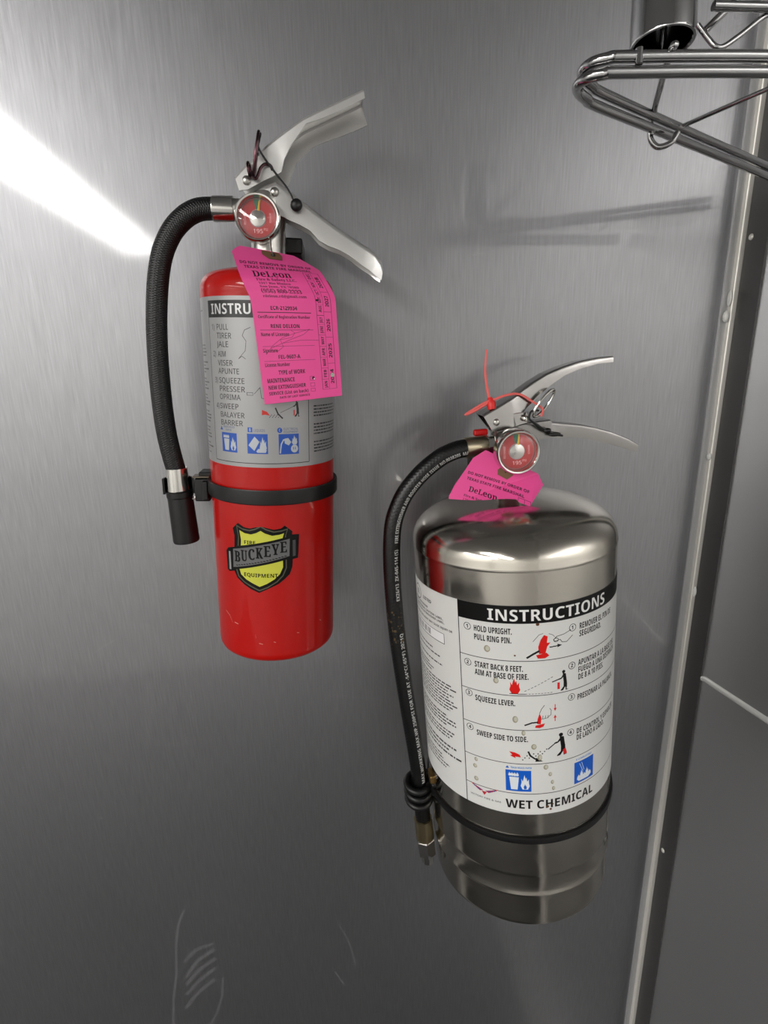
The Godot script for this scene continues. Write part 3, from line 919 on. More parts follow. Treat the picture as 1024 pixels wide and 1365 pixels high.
func steel_label() -> Texture2D:
	# x in degrees around the body, y in mm above its base
	var d := Print.new(2048, 1094, -125, 110, 323.5, 128.5, Color(0.86, 0.86, 0.85))
	var K := Color(0.02, 0.02, 0.02)
	var R := Color(0.85, 0.09, 0.08)
	var blue := Color(0.07, 0.36, 0.78)
	var pale := Color(0.88, 0.9, 0.92)
	var grey := Color(0.2, 0.2, 0.2)
	d.box(-46.3, 323.5, 110, 308.6, K)
	d.text("INSTRUCTIONS", bold, -30.6, 37.0, 310.6, 9.6, Color(0.93, 0.93, 0.92))
	d.box(-46.7, 323.5, -46.2, 128.5, K)
	for y in [276.0, 244.8, 212.6, 179.8, 149.8]: d.box(-46.4, y + 0.25, 100, y - 0.25, K)
	var n := 1
	for q in [[302.0, -41.4], [269.2, -42.0], [240.4, -42.1], [207.2, -42.4], [300.4, 13.0], [267.0, 12.8], [238.4, 12.7], [205.2, 12.4]]:
		d.ring(q[1], q[0], 1.9, 2.5, K, 3.0)
		d.text(str((n - 1) % 4 + 1), bold, q[1] - 0.8, q[1] + 0.8, q[0] - 1.6, 3.2, K)
		n += 1
	for q in [["HOLD UPRIGHT.", -37.9, -18.1, 299.2], ["PULL RING PIN.", -37.9, -18.4, 291.4], ["START BACK 8 FEET.", -38.1, -12.8, 266.7], ["AIM AT BASE OF FIRE.", -38.1, -10.1, 259.6], ["SQUEEZE LEVER.", -38.6, -17.1, 235.2], ["SWEEP SIDE TO SIDE.", -38.6, -11.0, 201.4],
			["REMOVER EL PIN DE", 17.0, 44.0, 297.6], ["SEGURIDAD.", 17.0, 33.5, 291.0], ["APUNTAR A LA BASE DEL", 16.6, 50.5, 265.5], ["FUEGO A UNA DISTANCIA", 16.6, 51.0, 259.0], ["DE 8 A 10 PIES.", 16.6, 36.8, 252.4], ["PRESIONAR LA PALANCA.", 16.2, 49.5, 234.0], ["DE CONTROL Y ESPARCIR", 16.0, 51.5, 201.8], ["DE LADO A LADO.", 16.0, 39.0, 195.6]]:
		d.text(q[0], bold, q[1], q[2], q[3], 5.0, K)
	# 1: hand pulls the pin of a small extinguisher
	d.poly([Vector2(-6.5, 281), Vector2(-1.2, 282.5), Vector2(0.2, 279.8), Vector2(-2, 277.8), Vector2(-5.6, 278)], R)
	d.poly([Vector2(-5.0, 282), Vector2(-1.8, 282), Vector2(-0.8, 288), Vector2(0.8, 291), Vector2(-1, 291), Vector2(-0.6, 296.6), Vector2(-2.5, 298), Vector2(-4.2, 294), Vector2(-5.4, 288)], R)
	d.line([Vector2(-5, 284.5), Vector2(-8, 282), Vector2(-11, 279)], 9, K)
	d.line([Vector2(0.5, 287), Vector2(5, 287.4)], 5, K)
	d.poly([Vector2(4.6, 289), Vector2(7, 287.5), Vector2(4.6, 286)], K)
	d.line([Vector2(12, 299), Vector2(8, 296.5), Vector2(4, 295.5), Vector2(2.4, 293), Vector2(3, 291.6), Vector2(6, 292.5), Vector2(7, 290), Vector2(9.6, 289.5), Vector2(13, 294)], 2.5, K)
	d.ring(3.8, 292.6, 1.2, 2.5, K, 1.6)
	d.line([Vector2(-8, 293), Vector2(-5, 298.5), Vector2(-3, 299.4)], 2.0, grey)
	d.line([Vector2(0, 298.8), Vector2(2, 297.4), Vector2(3, 295.6)], 2.0, grey)
	# 2: figure aims at a flame
	man(d, 8.0, 246.4, 5.5, 18.5, K)
	d.poly([Vector2(4.6, 254.5), Vector2(5.8, 254.5), Vector2(5.8, 248.5), Vector2(4.6, 248.5)], R)
	d.line([Vector2(6.6, 258), Vector2(1.8, 255.8)], 5, K)
	flame(d, -17.4, 246.8, 5.5, 14, R)
	d.line([Vector2(-20, 246.6), Vector2(-12, 246.4)], 3, K)
	for i in 9: d.line([Vector2(-12.5 + i * 1.7, 249 + i * 1.35), Vector2(-11.6 + i * 1.7, 249.7 + i * 1.35)], 2, K)
	for i in 9: d.line([Vector2(-12 + i * 1.6, 246.5), Vector2(-11.1 + i * 1.6, 246.5)], 2, K)
	# 3: hand squeezes the lever
	d.poly([Vector2(-7, 217), Vector2(-2.2, 218.5), Vector2(-3, 215.6), Vector2(-5, 214.4), Vector2(-7.4, 215)], R)
	d.poly([Vector2(-6.4, 218.5), Vector2(-4.4, 218), Vector2(-4, 224), Vector2(-5, 228), Vector2(-6, 223)], R)
	d.line([Vector2(-6, 220), Vector2(-9, 219.6), Vector2(-12.6, 217.4)], 7, K)
	d.line([Vector2(-5, 228), Vector2(-4, 232), Vector2(-2.4, 235.4)], 2.2, K)
	d.line([Vector2(-4, 222.6), Vector2(-1, 223.4), Vector2(1, 226), Vector2(1.2, 230), Vector2(0.4, 232)], 2.0, K)
	for i in 3: d.line([Vector2(-3.4 + i * 1.4, 223.2), Vector2(-3.2 + i * 1.4, 225.8)], 2, K)
	d.line([Vector2(3.3, 235), Vector2(3.3, 231)], 4, R); d.poly([Vector2(2.5, 231.6), Vector2(4.1, 231.6), Vector2(3.3, 228.8)], R)
	d.line([Vector2(3.3, 219.5), Vector2(3.3, 223)], 4, R); d.poly([Vector2(2.5, 222.6), Vector2(4.1, 222.6), Vector2(3.3, 225.4)], R)
	# 4: figure sweeps the flames
	man(d, 6.6, 185.2, 7.5, 22, K)
	d.poly([Vector2(7.6, 190), Vector2(9.2, 192), Vector2(10.2, 186.6), Vector2(8.8, 185.6)], R)
	d.line([Vector2(4, 199), Vector2(-0.5, 193.5)], 5, K)
	d.poly([Vector2(-21, 191.6), Vector2(-18, 190.8), Vector2(-15.6, 189), Vector2(-15, 186.4), Vector2(-18, 187), Vector2(-17.6, 185.4), Vector2(-20.6, 187.6), Vector2(-19.4, 188.6)], R)
	d.line([Vector2(-11, 192), Vector2(-10, 188), Vector2(-7.6, 185), Vector2(-5, 183.6)], 8, K)
	d.poly([Vector2(-7, 186), Vector2(-3.4, 182.2), Vector2(-7.4, 182.2)], K)
	for i in 12: d.disc(-14 + i * 1.15, 184.0 + (i % 3) * 1.4 + i * 0.62, 0.35, grey, 0.6)
	# pictograms
	trash_icon(d, -23.2, 152.2, -9.7, 173.2, blue, pale)
	d.box(15.0, 152.0, 29.0, 173.4, blue)
	for i in 5: flame(d, 18.0 + i * 2.0, 155.5, 2.4, 5.0 + (i % 2) * 4.0, pale)
	d.poly([Vector2(16.5, 156), Vector2(27.5, 156), Vector2(25, 153.6), Vector2(18, 153.6)], pale)
	d.line([Vector2(18.5, 171), Vector2(21, 162)], 2.5, pale); d.line([Vector2(20, 171.5), Vector2(21.8, 163)], 2.5, pale)
	d.poly([Vector2(-23.2, 175.0), Vector2(-21.2, 175.0), Vector2(-22.2, 177.4)], blue)
	d.text("TRASH-WOOD-PAPER", sans, -20.6, -9.4, 175.0, 1.8, blue)
	d.text("K COMBUSTIBLE", sans, 16.0, 27.5, 175.2, 1.7, blue)
	# wings emblem
	for i in 5:
		d.poly([Vector2(-36, 146), Vector2(-43.5 + i * 1.1, 150.5 - i * 1.2), Vector2(-42.5 + i * 1.1, 148.6 - i * 1.0)], [Color(0.78, 0.2, 0.25), Color(0.2, 0.25, 0.55)][i % 2])
		d.poly([Vector2(-35, 146), Vector2(-27.5 - i * 1.1, 150.5 - i * 1.2), Vector2(-28.5 - i * 1.1, 148.6 - i * 1.0)], [Color(0.78, 0.2, 0.25), Color(0.2, 0.25, 0.55)][i % 2])
	d.poly([Vector2(-37, 145), Vector2(-34, 145), Vector2(-35.5, 141.4)], Color(0.75, 0.15, 0.2))
	d.text("VICTORY FIRE & GAS", sans, -44.0, -26.0, 137.4, 1.6, grey)
	d.text("WET CHEMICAL", bold, -23.6, 29.2, 134.6, 8.4, K)
	# left column
	d.ring(-84.5, 312, 4.4, 4, K, 6.6)
	d.text("UL", bold, -86.6, -82.6, 309.6, 4.8, K)
	d.text("LISTED", bold, -77, -67, 309.4, 3.0, K)
	for q in [["WET CHEMICAL FIRE EXTINGUISHER", -92.0, -71.5, 303.0], ["SEE ADDITIONAL CAUTION LABEL.", -92.0, -57.2, 299.5], ["REFER TO THE EXTINGUISHER LABEL.", -92.0, -56.4, 296.3], ["MISUSE OF THIS AGENT MAY CAUSE INJURY OR", -92.0, -51.0, 291.0]]:
		d.text(q[0], bold, q[1], q[2], q[3], 1.9, grey)
	d.box(-92, 287, -57.2, 277.2, K); d.box(-91.6, 286.6, -57.5, 277.6, Color(0.93, 0.93, 0.93))
	for i in 14: d.box(-90.0 + i * 1.5, 285.0, -89.2 + i * 1.5 - (i % 3) * 0.2, 279.2, grey)
	small_print(d, -92, -66, 268, 1, 3, 1, grey)
	small_print(d, -92, -55.5, 263.4, 1, 3, 2, grey)
	small_print(d, -92, -55.5, 256.0, 1, 3, 3, grey)
	small_print(d, -92, -68, 250, 3, 3, 4, grey)
	small_print(d, -92, -48, 239, 9, 3.1, 5, grey)
	small_print(d, -92, -49, 207, 4, 3.3, 6, grey)
	small_print(d, -92, -49, 191.4, 3, 3.3, 7, grey)
	small_print(d, -92, -48, 176, 3, 4.4, 8, grey)
	small_print(d, -92, -58, 160, 4, 3.4, 9, grey)
	# dried drops
	var tan := Color(0.60, 0.58, 0.50); var tan2 := Color(0.76, 0.75, 0.69)
	for q in [[-31.0, 285, 1.6, 3.0], [-26.9, 257.2, 1.4, 2.6], [-17.5, 222.7, 1.4, 3.2], [-13.4, 210, 1.0, 2.4], [-8.1, 196.7, 1.4, 2.6], [-5.0, 186, 1.2, 3.0], [-1.8, 176, 1.3, 2.4], [0.6, 168.5, 1.0, 2.0], [1.8, 160.4, 0.9, 2.0], [2.4, 154, 0.9, 2.0], [-39.6, 176, 1.0, 2.0], [-40.4, 169, 1.2, 2.0], [-40.0, 156, 1.3, 2.2]]:
		d.disc(q[0], q[1], q[2], tan, q[3])
		d.disc(q[0] + 0.25, q[1] + 0.2, q[2] * 0.65, tan2, q[3] * 0.7)
	for q in [[-5.6, 307.6, 0.9], [-1.0, 136, 0.9], [0.8, 133, 0.7], [-17, 281, 0.5], [2, 138, 0.5]]: d.disc(q[0], q[1], q[2], Color(0.36, 0.22, 0.12), q[2] * 1.4)
	return d.tex()

# ---------------------------------------------------------------- red extinguisher
func red_extinguisher() -> void:
	var M := metals()
	var where := Transform3D(Basis(Vector3(0.99876, -0.04977, 0), Vector3(0.04976, 0.99875, 0.00511), Vector3(-0.00025, -0.0051, 0.99999)).orthonormalized(), Vector3(-0.0638, 1.1366, 0.0655))
	var o := thing("fire_extinguisher", "slim red dry chemical extinguisher with silver label and yellow shield", "fire extinguisher", where)
	var paint := mat(Color(0.72, 0.05, 0.025), 0.42)
	paint.metallic_specular = 0.3
	paint.clearcoat_enabled = true
	paint.clearcoat = 0.45
	paint.clearcoat_roughness = 0.06
	var b := MB.new()
	b.lathe([Vector2(0, 7), Vector2(38, 7), Vector2(44, 3), Vector2(48, 1.2), Vector2(50.5, 1.6), Vector2(52.6, 3.4), Vector2(53.7, 6), Vector2(54, 9), Vector2(54, 160), Vector2(54, 313), Vector2(53.5, 317), Vector2(52.2, 321), Vector2(49.6, 324.6), Vector2(45.5, 327), Vector2(38, 329.2), Vector2(26, 331.4), Vector2(17, 332.6), Vector2(15.5, 334), Vector2(0, 334)], 112)
	part("cylinder", b.commit(), paint, o)
	var lm := mat(Color(1, 1, 1), 0.38, 0.25)
	lm.albedo_texture = red_label()
	lm.clearcoat_enabled = true
	lm.clearcoat = 0.5
	part("instruction_label", patch(54.25, -140, 140, 178.2, 307.2, 96), lm, o)
	# chips and scratches in the paint
	var pale := mat(Color(0.85, 0.62, 0.56), 0.6)
	for q in [[[-50.5, 44.4], [-44.5, 41.5], [-41.0, 35.5]], [[-38, 36.6], [-33.6, 36.0]], [[-12, 20.6], [-8.6, 20.0]], [[1.6, 22.4], [3.6, 21.8]], [[23.6, 28.6], [25.8, 28.0]], [[50, 33.4], [52, 32.0]], [[-15.2, 28.6], [-15.0, 25.4]]]:
		var chip := PackedVector2Array()
		var back := []
		for e in q:
			chip.append(Vector2(deg_to_rad(e[0]) * 54.0, e[1] + 0.3)); back.push_front(Vector2(deg_to_rad(e[0]) * 54.0 + 0.15, e[1] - 0.3))
		for e in back: chip.append(e)
		part("paint_chip", sticker(chip, 54.0, 0.03), pale, o)
	# maker's shield
	var D := func(a: float, y: float) -> Vector2: return Vector2(deg_to_rad(a) * 54.0, y)
	var outline := PackedVector2Array()
	for q in [[-10.0, 69.1], [1.7, 74.6], [8.0, 77.5], [12.9, 81.2], [17.8, 85.5], [20.2, 91.6], [20.9, 98.7], [25.9, 99.2], [27.2, 120.3], [20.5, 120.8], [21.0, 123.5], [14.4, 129.1], [10.9, 126.7], [4.8, 125.8], [-1.3, 127.4], [-5.8, 128.5], [-11.3, 127.8], [-16.2, 126.4], [-22.1, 127.0], [-28.1, 130.0], [-34.1, 124.9], [-32.4, 118.6], [-33.1, 108.3], [-41.0, 106.3], [-43.8, 102.9], [-43.3, 86.0], [-40.9, 84.6], [-34.5, 86.4], [-31.3, 80.6], [-23.9, 75.4], [-17.0, 71.8]]: outline.append(D.call(q[0], q[1]))
	var sm := mat(Color(1, 1, 1), 0.3)
	sm.albedo_texture = shield_print(outline)
	sm.metallic_specular = 0.35
	part("shield_sticker", sticker(outline, 54.0, 0.35), sm, o)
	b = MB.new()
	b.lathe([Vector2(0, 331), Vector2(16, 331), Vector2(16, 339), Vector2(14.5, 341), Vector2(0, 341)], 40)
	part("neck", b.commit(), M.cast, o)
	b = MB.new()
	b.xf = Transform3D(Basis(), Vector3(1.5, 0, 0))
	b.lathe([Vector2(0, 340), Vector2(13.2, 340), Vector2(13.8, 341.5), Vector2(13.8, 380), Vector2(11, 388), Vector2(0, 390)], 40)
	b.xf = Transform3D(Basis(Vector3(0, 0, 1), PI / 2), Vector3(0, 375.6, 0))
	b.lathe([Vector2(0, -2), Vector2(7.8, -2), Vector2(7.8, 26), Vector2(0, 26)], 28)
	part("valve_body", b.commit(), M.cast, o)
	gauge(o, Vector3(-4.3, 365.8, 14), 17.4, M, dial_face())
	b = MB.new()
	channel(b, [[Vector2(-10, 386), Vector2(-8, 372), Vector2(-8, 372), 10.0], [Vector2(0, 392), Vector2(4, 372), Vector2(4, 372), 11.0], [Vector2(8.5, 395.2), Vector2(14, 370), Vector2(14, 370), 11.0], [Vector2(15.5, 391.5), Vector2(19, 367.6), Vector2(19, 367.6), 11.0], [Vector2(27, 384), Vector2(27, 364.8), Vector2(27, 364.8), 11.0], [Vector2(38, 376.6), Vector2(35, 361), Vector2(35, 361), 11.0], [Vector2(45, 372.2), Vector2(42, 354), Vector2(42, 354), 11.0], [Vector2(51, 368.4), Vector2(49.5, 350.4), Vector2(49.5, 350.4), 11.0], [Vector2(61, 362.4), Vector2(59, 347.6), Vector2(59, 347.6), 11.0], [Vector2(69, 358), Vector2(67, 343.6), Vector2(67, 343.6), 11.0], [Vector2(79, 352.6), Vector2(76, 337.6), Vector2(76, 337.6), 11.0], [Vector2(88, 347.4), Vector2(84, 333), Vector2(84, 333), 10.5], [Vector2(93, 341), Vector2(89.5, 329), Vector2(89.5, 329), 9.5], [Vector2(94.6, 336), Vector2(93, 326.8), Vector2(93, 326.8), 8.0]], 1.5, 4.5)
	part("carry_handle", b.commit(50), M.plated, o)
	b = MB.new()
	channel(b, [[Vector2(-21.8, 396.2), Vector2(-18.6, 386.2), Vector2(-16, 388), 12.0], [Vector2(-17, 401), Vector2(-12, 387.4), Vector2(-10, 389), 12.0], [Vector2(-8, 408.8), Vector2(0, 393.8), Vector2(0, 393), 12.0], [Vector2(1.7, 417.6), Vector2(13.6, 400.4), Vector2(17.6, 397.4), 12.0], [Vector2(9, 423), Vector2(16, 409), Vector2(20, 404), 12.4], [Vector2(16.2, 428), Vector2(20.6, 417.4), Vector2(24, 414), 13.0], [Vector2(30.5, 437.4), Vector2(32.5, 433.4), Vector2(37, 426), 13.5], [Vector2(42, 443), Vector2(44, 437), Vector2(47, 430.4), 14.0], [Vector2(53.5, 448.3), Vector2(55.2, 441.8), Vector2(58, 434.4), 14.0], [Vector2(65, 453.8), Vector2(66.4, 447.2), Vector2(69.5, 439), 14.0], [Vector2(75.6, 458.8), Vector2(77, 452.5), Vector2(80.5, 444), 14.0]])
	part("squeeze_lever", b.commit(14), M.plated, o)
	for q in [Vector3(-12.7, 393.4, 12.2), Vector3(8.2, 386.8, 11.2)]:
		b = MB.new(); b.ball(Vector3(), Vector3(3.5, 3.5, 2.2), 16)
		part("rivet", b.commit(), M.cast, o, q * 0.001)
	b = MB.new()
	b.torus(Vector3(-4.2, 409.4, 19), Vector3(1, -0.17, -0.1), 15.2, 1.15, 40, 8, Vector3(0.17, 1, 0), 7.0)
	b.torus(Vector3(-9.9, 399.6, 16), Vector3(1, 0.14, 0.1), 5.0, 1.1, 28, 8, Vector3(-0.14, 1, 0), 4.0)
	b.tube(spline([Vector3(-7.6, 396, 17.5), Vector3(-5.2, 393.6, 17.5), Vector3(-3.2, 396.6, 17), Vector3(-1.4, 401.4, 16), Vector3(1.8, 404.4, 15), Vector3(5.6, 404, 13.8), Vector3(7, 401.5, 12)]), 1.15, 8)
	part("pull_pin", b.commit(), mat(Color(0.3, 0.2, 0.22), 0.25, 1.0), o)
	# hose
	var h := spline(flat([Vector2(-38, 375.2), Vector2(-46, 375.0), Vector2(-54.5, 373.2), Vector2(-64.1, 367.6), Vector2(-74.1, 357.2), Vector2(-82.6, 341.0), Vector2(-87.8, 320), Vector2(-91, 294), Vector2(-92.4, 270.6), Vector2(-92.8, 246.3), Vector2(-92, 214.9), Vector2(-89.6, 189), Vector2(-84.2, 160)], 0), 8)
	b = MB.new()
	b.tube(h, 8.4, 24, true, Vector3(0, 0, 1), true)
	var hm := mat(Color(0.028, 0.026, 0.028), 0.4)
	weave(hm, Vector3())
	var hose := part("hose", b.commit(), hm, o)
	b = MB.new(); b.tube([Vector3(-41.4, 375.1, 0), Vector3(-40.4, 375.1, 0), Vector3(-25, 375.9, 0)], [9.0, 9.4, 9.2], 28)
	part("hose_ferrule", b.commit(), M.chrome, hose)
	b = MB.new(); b.tube([Vector3(-84.8, 166.5, 0), Vector3(-83.6, 145, 0)], [9.2, 9.9], 28)
	part("nozzle_ferrule", b.commit(), M.chrome, hose)
	b = MB.new()
	b.tube([Vector3(-83.6, 146.6, 0), Vector3(-83.5, 145.6, 0), Vector3(-83.3, 141, 0), Vector3(-83.25, 140, 0), Vector3(-80.6, 99.5, 0), Vector3(-80.5, 98.2, 0), Vector3(-80.5, 98.3, 0), Vector3(-81.2, 108, 0)], [10.6, 11.6, 11.6, 11.0, 11.7, 11.3, 8.5, 7.5], 32)
	part("nozzle", b.commit(30), M.black, hose)
	# wall bracket with its strap
	var br := thing("extinguisher_bracket", "black wall bracket strap buckled around red extinguisher below its label", "bracket", where)
	b = MB.new()
	b.rbox(Vector3(0, 190, -62.3), Vector3(44, 330, 2.6), 1)
	b.rbox(Vector3(20, 353, -36), Vector3(16, 12.5, 50), 1.6)
	part("back_plate", b.commit(), M.black, br)
	b = MB.new()
	var sp := []
	for q in [[54.4, 148.2], [56.8, 147.4], [57.3, 148.4], [57.3, 159], [56.8, 160], [54.4, 159.4]]: sp.append(Vector2(q[0], q[1]))
	sp.append(sp[0])
	b.lathe(sp, 112)
	part("strap", b.commit(), M.black, br)
	b = MB.new()
	b.rbox(Vector3(-61.5, 148.5, 4), Vector3(13, 20.5, 12), 1.4)
	b.rbox(Vector3(-58, 149, 10), Vector3(5, 17, 10), 1.2)
	b.rbox(Vector3(-59, 160.5, -4), Vector3(12, 6, 18), 1.2)
	part("buckle", b.commit(), M.black, br)
	b = MB.new()
	b.rbox(Vector3(-62, 160.2, 4), Vector3(15, 1.6, 12), 0.6)
	part("buckle_plate", b.commit(), mat(Color(0.45, 0.42, 0.36), 0.35, 0.7), br)
	b = MB.new()
	b.tube(spline([Vector3(-67.5, 143.5, 11.5), Vector3(-68.2, 141.6, 12.2), Vector3(-69.8, 141.4, 12)], 4), 0.8, 8)
	part("wire_clip", b.commit(), M.chrome, br)
	b = MB.new()
	var arc := []
	for i in 15:
		var a := deg_to_rad(lerpf(95, 285, i / 14.0))
		arc.append(Vector3(-83.9 + sin(a) * 12.6, 150, cos(a) * 12.6))
	var rr := []
	for q in arc:
		var out: Vector3 = (q - Vector3(-83.9, 150, 0)).normalized()
		rr.append([q + Vector3(0, 7, 0) - out * 0.9, q + Vector3(0, 7, 0) + out * 0.9, q - Vector3(0, 7, 0) + out * 0.9, q - Vector3(0, 7, 0) - out * 0.9])
	b.loft(rr)
	part("hose_clip", b.commit(), M.black, br)
	# pink tag
	var tg := thing("service_tag", "long pink paper service tag hanging below red extinguisher's gauge", "tag", where)
	whole_tag(tg, M)
	# black seal
	var se := thing("tamper_seal", "thin black cord seal with round bead on red extinguisher's handle", "seal", where)
	b = MB.new()
	b.tube(spline([Vector3(-3.4, 421, 16), Vector3(-2.6, 416, 19), Vector3(-1.2, 412, 18), Vector3(4, 404.8, 17), Vector3(7.5, 401, 16), Vector3(11.6, 396.3, 15), Vector3(17, 390.4, 15), Vector3(20.6, 385, 15), Vector3(23, 380, 15)]), 0.75, 8)
	b.tube(spline([Vector3(-1.8, 425.2, 12), Vector3(-2.6, 417, 19.4), Vector3(-4.4, 409, 19.4)]), 1.5, 8)
	part("cord", b.commit(), M.rubber, se)
	b = MB.new(); b.ball(Vector3(24.9, 377.6, 15), Vector3(4.7, 4.7, 3.2), 20)
	part("bead", b.commit(), M.black, se)

func red_label() -> Texture2D:
	var d := Print.new(2048, 952, -140, 140, 307.2, 178.2, Color(0.64, 0.64, 0.64))
	var K := Color(0.025, 0.025, 0.025)
	var G := Color(0.12, 0.12, 0.12)
	var blue := Color(0.05, 0.3, 0.68)
	var pale := Color(0.72, 0.74, 0.76)
	d.box(-51.4, 304.2, 38.6, 291.9, K)
	d.box(-51.8, 304.2, -51.2, 181.2, K); d.box(38.2, 304.2, 38.8, 181.2, K); d.box(-51.6, 181.7, 38.6, 181.1, K)
	d.text("INSTRUCTIONS", bold, -47.4, 34.0, 294.3, 7.4, Color(0.82, 0.82, 0.82))
	for q in [["1)", -47.7, -43.8, 283.0], ["PULL", -41.6, -28.3, 283.0], ["TIRER", -41.4, -25.5, 276.6], ["JALE", -41.6, -28.6, 270.4], ["2)", -47.3, -43.4, 263.2], ["AIM", -41.2, -31.6, 263.2], ["VISER", -41.6, -25.4, 256.6], ["APUNTE", -41.6, -19.6, 250.4], ["3)", -46.8, -42.9, 243.4], ["SQUEEZE", -41.4, -15.2, 243.4], ["PRESSER", -41.6, -15.2, 237.0], ["OPRIMA", -41.6, -19.6, 230.8], ["4)", -46.6, -42.7, 223.6], ["SWEEP", -42.0, -21.6, 223.6], ["BALAYER", -42.0, -16.6, 217.0], ["BARRER", -42.0, -18.4, 210.8]]:
		d.text(q[0], sans, q[1], q[2], q[3], 4.1, G)
	# line drawings beside the steps
	d.line([Vector2(-14, 262), Vector2(-17, 264), Vector2(-20, 262), Vector2(-14, 268), Vector2(-13, 275), Vector2(-16, 279), Vector2(-14, 283), Vector2(-9, 285)], 2.5, G)
	d.line([Vector2(-14, 237), Vector2(-9, 237), Vector2(-9, 235), Vector2(-14, 235), Vector2(-14, 237)], 2.5, G)
	d.line([Vector2(-8, 236), Vector2(-3, 241), Vector2(-2, 233), Vector2(4, 232)], 2.5, G)
	man(d, 26.8, 218.6, 6.0, 14, K)
	d.poly([Vector2(24, 224), Vector2(25.2, 224), Vector2(25.2, 219.6), Vector2(24, 219.6)], Color(0.8, 0.15, 0.1))
	d.line([Vector2(24.6, 227), Vector2(13, 222)], 2, G)
	d.line([Vector2(9, 225.5), Vector2(11, 221), Vector2(14.6, 217.6)], 8, K)
	d.poly([Vector2(-2, 224), Vector2(2, 222.6), Vector2(4.4, 219.6), Vector2(0.6, 220.4), Vector2(-2.2, 220)], Color(0.8, 0.15, 0.1))
	for i in 10: d.disc(4 + i * 0.8, 218.4 + (i % 3) * 0.9, 0.3, G, 0.4)
	trash_icon(d, -41.3, 189.4, -25.0, 204.8, blue, pale)
	d.box(-15.5, 189.4, 1.9, 205.2, blue)
	d.poly([Vector2(-14.5, 196), Vector2(-9, 203), Vector2(-5, 199), Vector2(-9.5, 191.6)], pale)
	flame(d, -2.0, 191, 6, 12, pale)
	d.poly([Vector2(-8, 191.4), Vector2(-6, 193.4), Vector2(1, 192.4), Vector2(0, 190.2), Vector2(-7, 190.2)], pale)
	d.box(10.9, 189.0, 28.4, 205.2, blue)
	d.line([Vector2(12, 190), Vector2(13, 197), Vector2(15, 200.6), Vector2(17, 200)], 8, pale)
	d.poly([Vector2(15.6, 201.4), Vector2(19, 202), Vector2(21.6, 198.6), Vector2(19.4, 196), Vector2(16, 197.6)], pale)
	flame(d, 24.6, 196.5, 5, 7.5, pale)
	d.disc(24.4, 193.2, 3.2, pale, 3.2)
	d.line([Vector2(23.4, 194.4), Vector2(23.4, 192.6)], 4, blue); d.line([Vector2(25.2, 194.4), Vector2(25.2, 192.6)], 4, blue)
	d.poly([Vector2(-43, 206.6), Vector2(-39.6, 206.6), Vector2(-41.3, 209.6)], blue)
	d.box(-14.6, 206.4, -10.6, 210.2, blue); d.text("B", bold, -13.5, -11.7, 207.0, 2.6, pale)
	d.disc(12.0, 208.2, 2.1, blue, 2.1); d.text("C", bold, 11.2, 12.8, 207.2, 2.2, pale)
	d.text("TRASH-WOOD", sans, -39.0, -26.6, 208.6, 1.6, Color(0.3, 0.36, 0.5)); d.text("PAPER", sans, -36.4, -30.0, 206.2, 1.6, Color(0.3, 0.36, 0.5))
	d.text("LIQUIDS", sans, -9.6, 0.0, 206.9, 1.9, Color(0.3, 0.36, 0.5))
	d.text("ELECTRICAL", sans, 15.2, 28.0, 208.4, 1.6, Color(0.3, 0.36, 0.5)); d.text("EQUIPMENT", sans, 15.2, 28.0, 206.0, 1.6, Color(0.3, 0.36, 0.5))
	small_print(d, -100, -55, 298, 1, 2.4, 21, G)
	for i in 7: small_print(d, -100, -56, 272 - i * 13.0, 4, 2.6, 30 + i, G)
	for i in 8: small_print(d, 44, 90, 300 - i * 14.6, 4, 2.6, 50 + i, G)
	return d.tex()

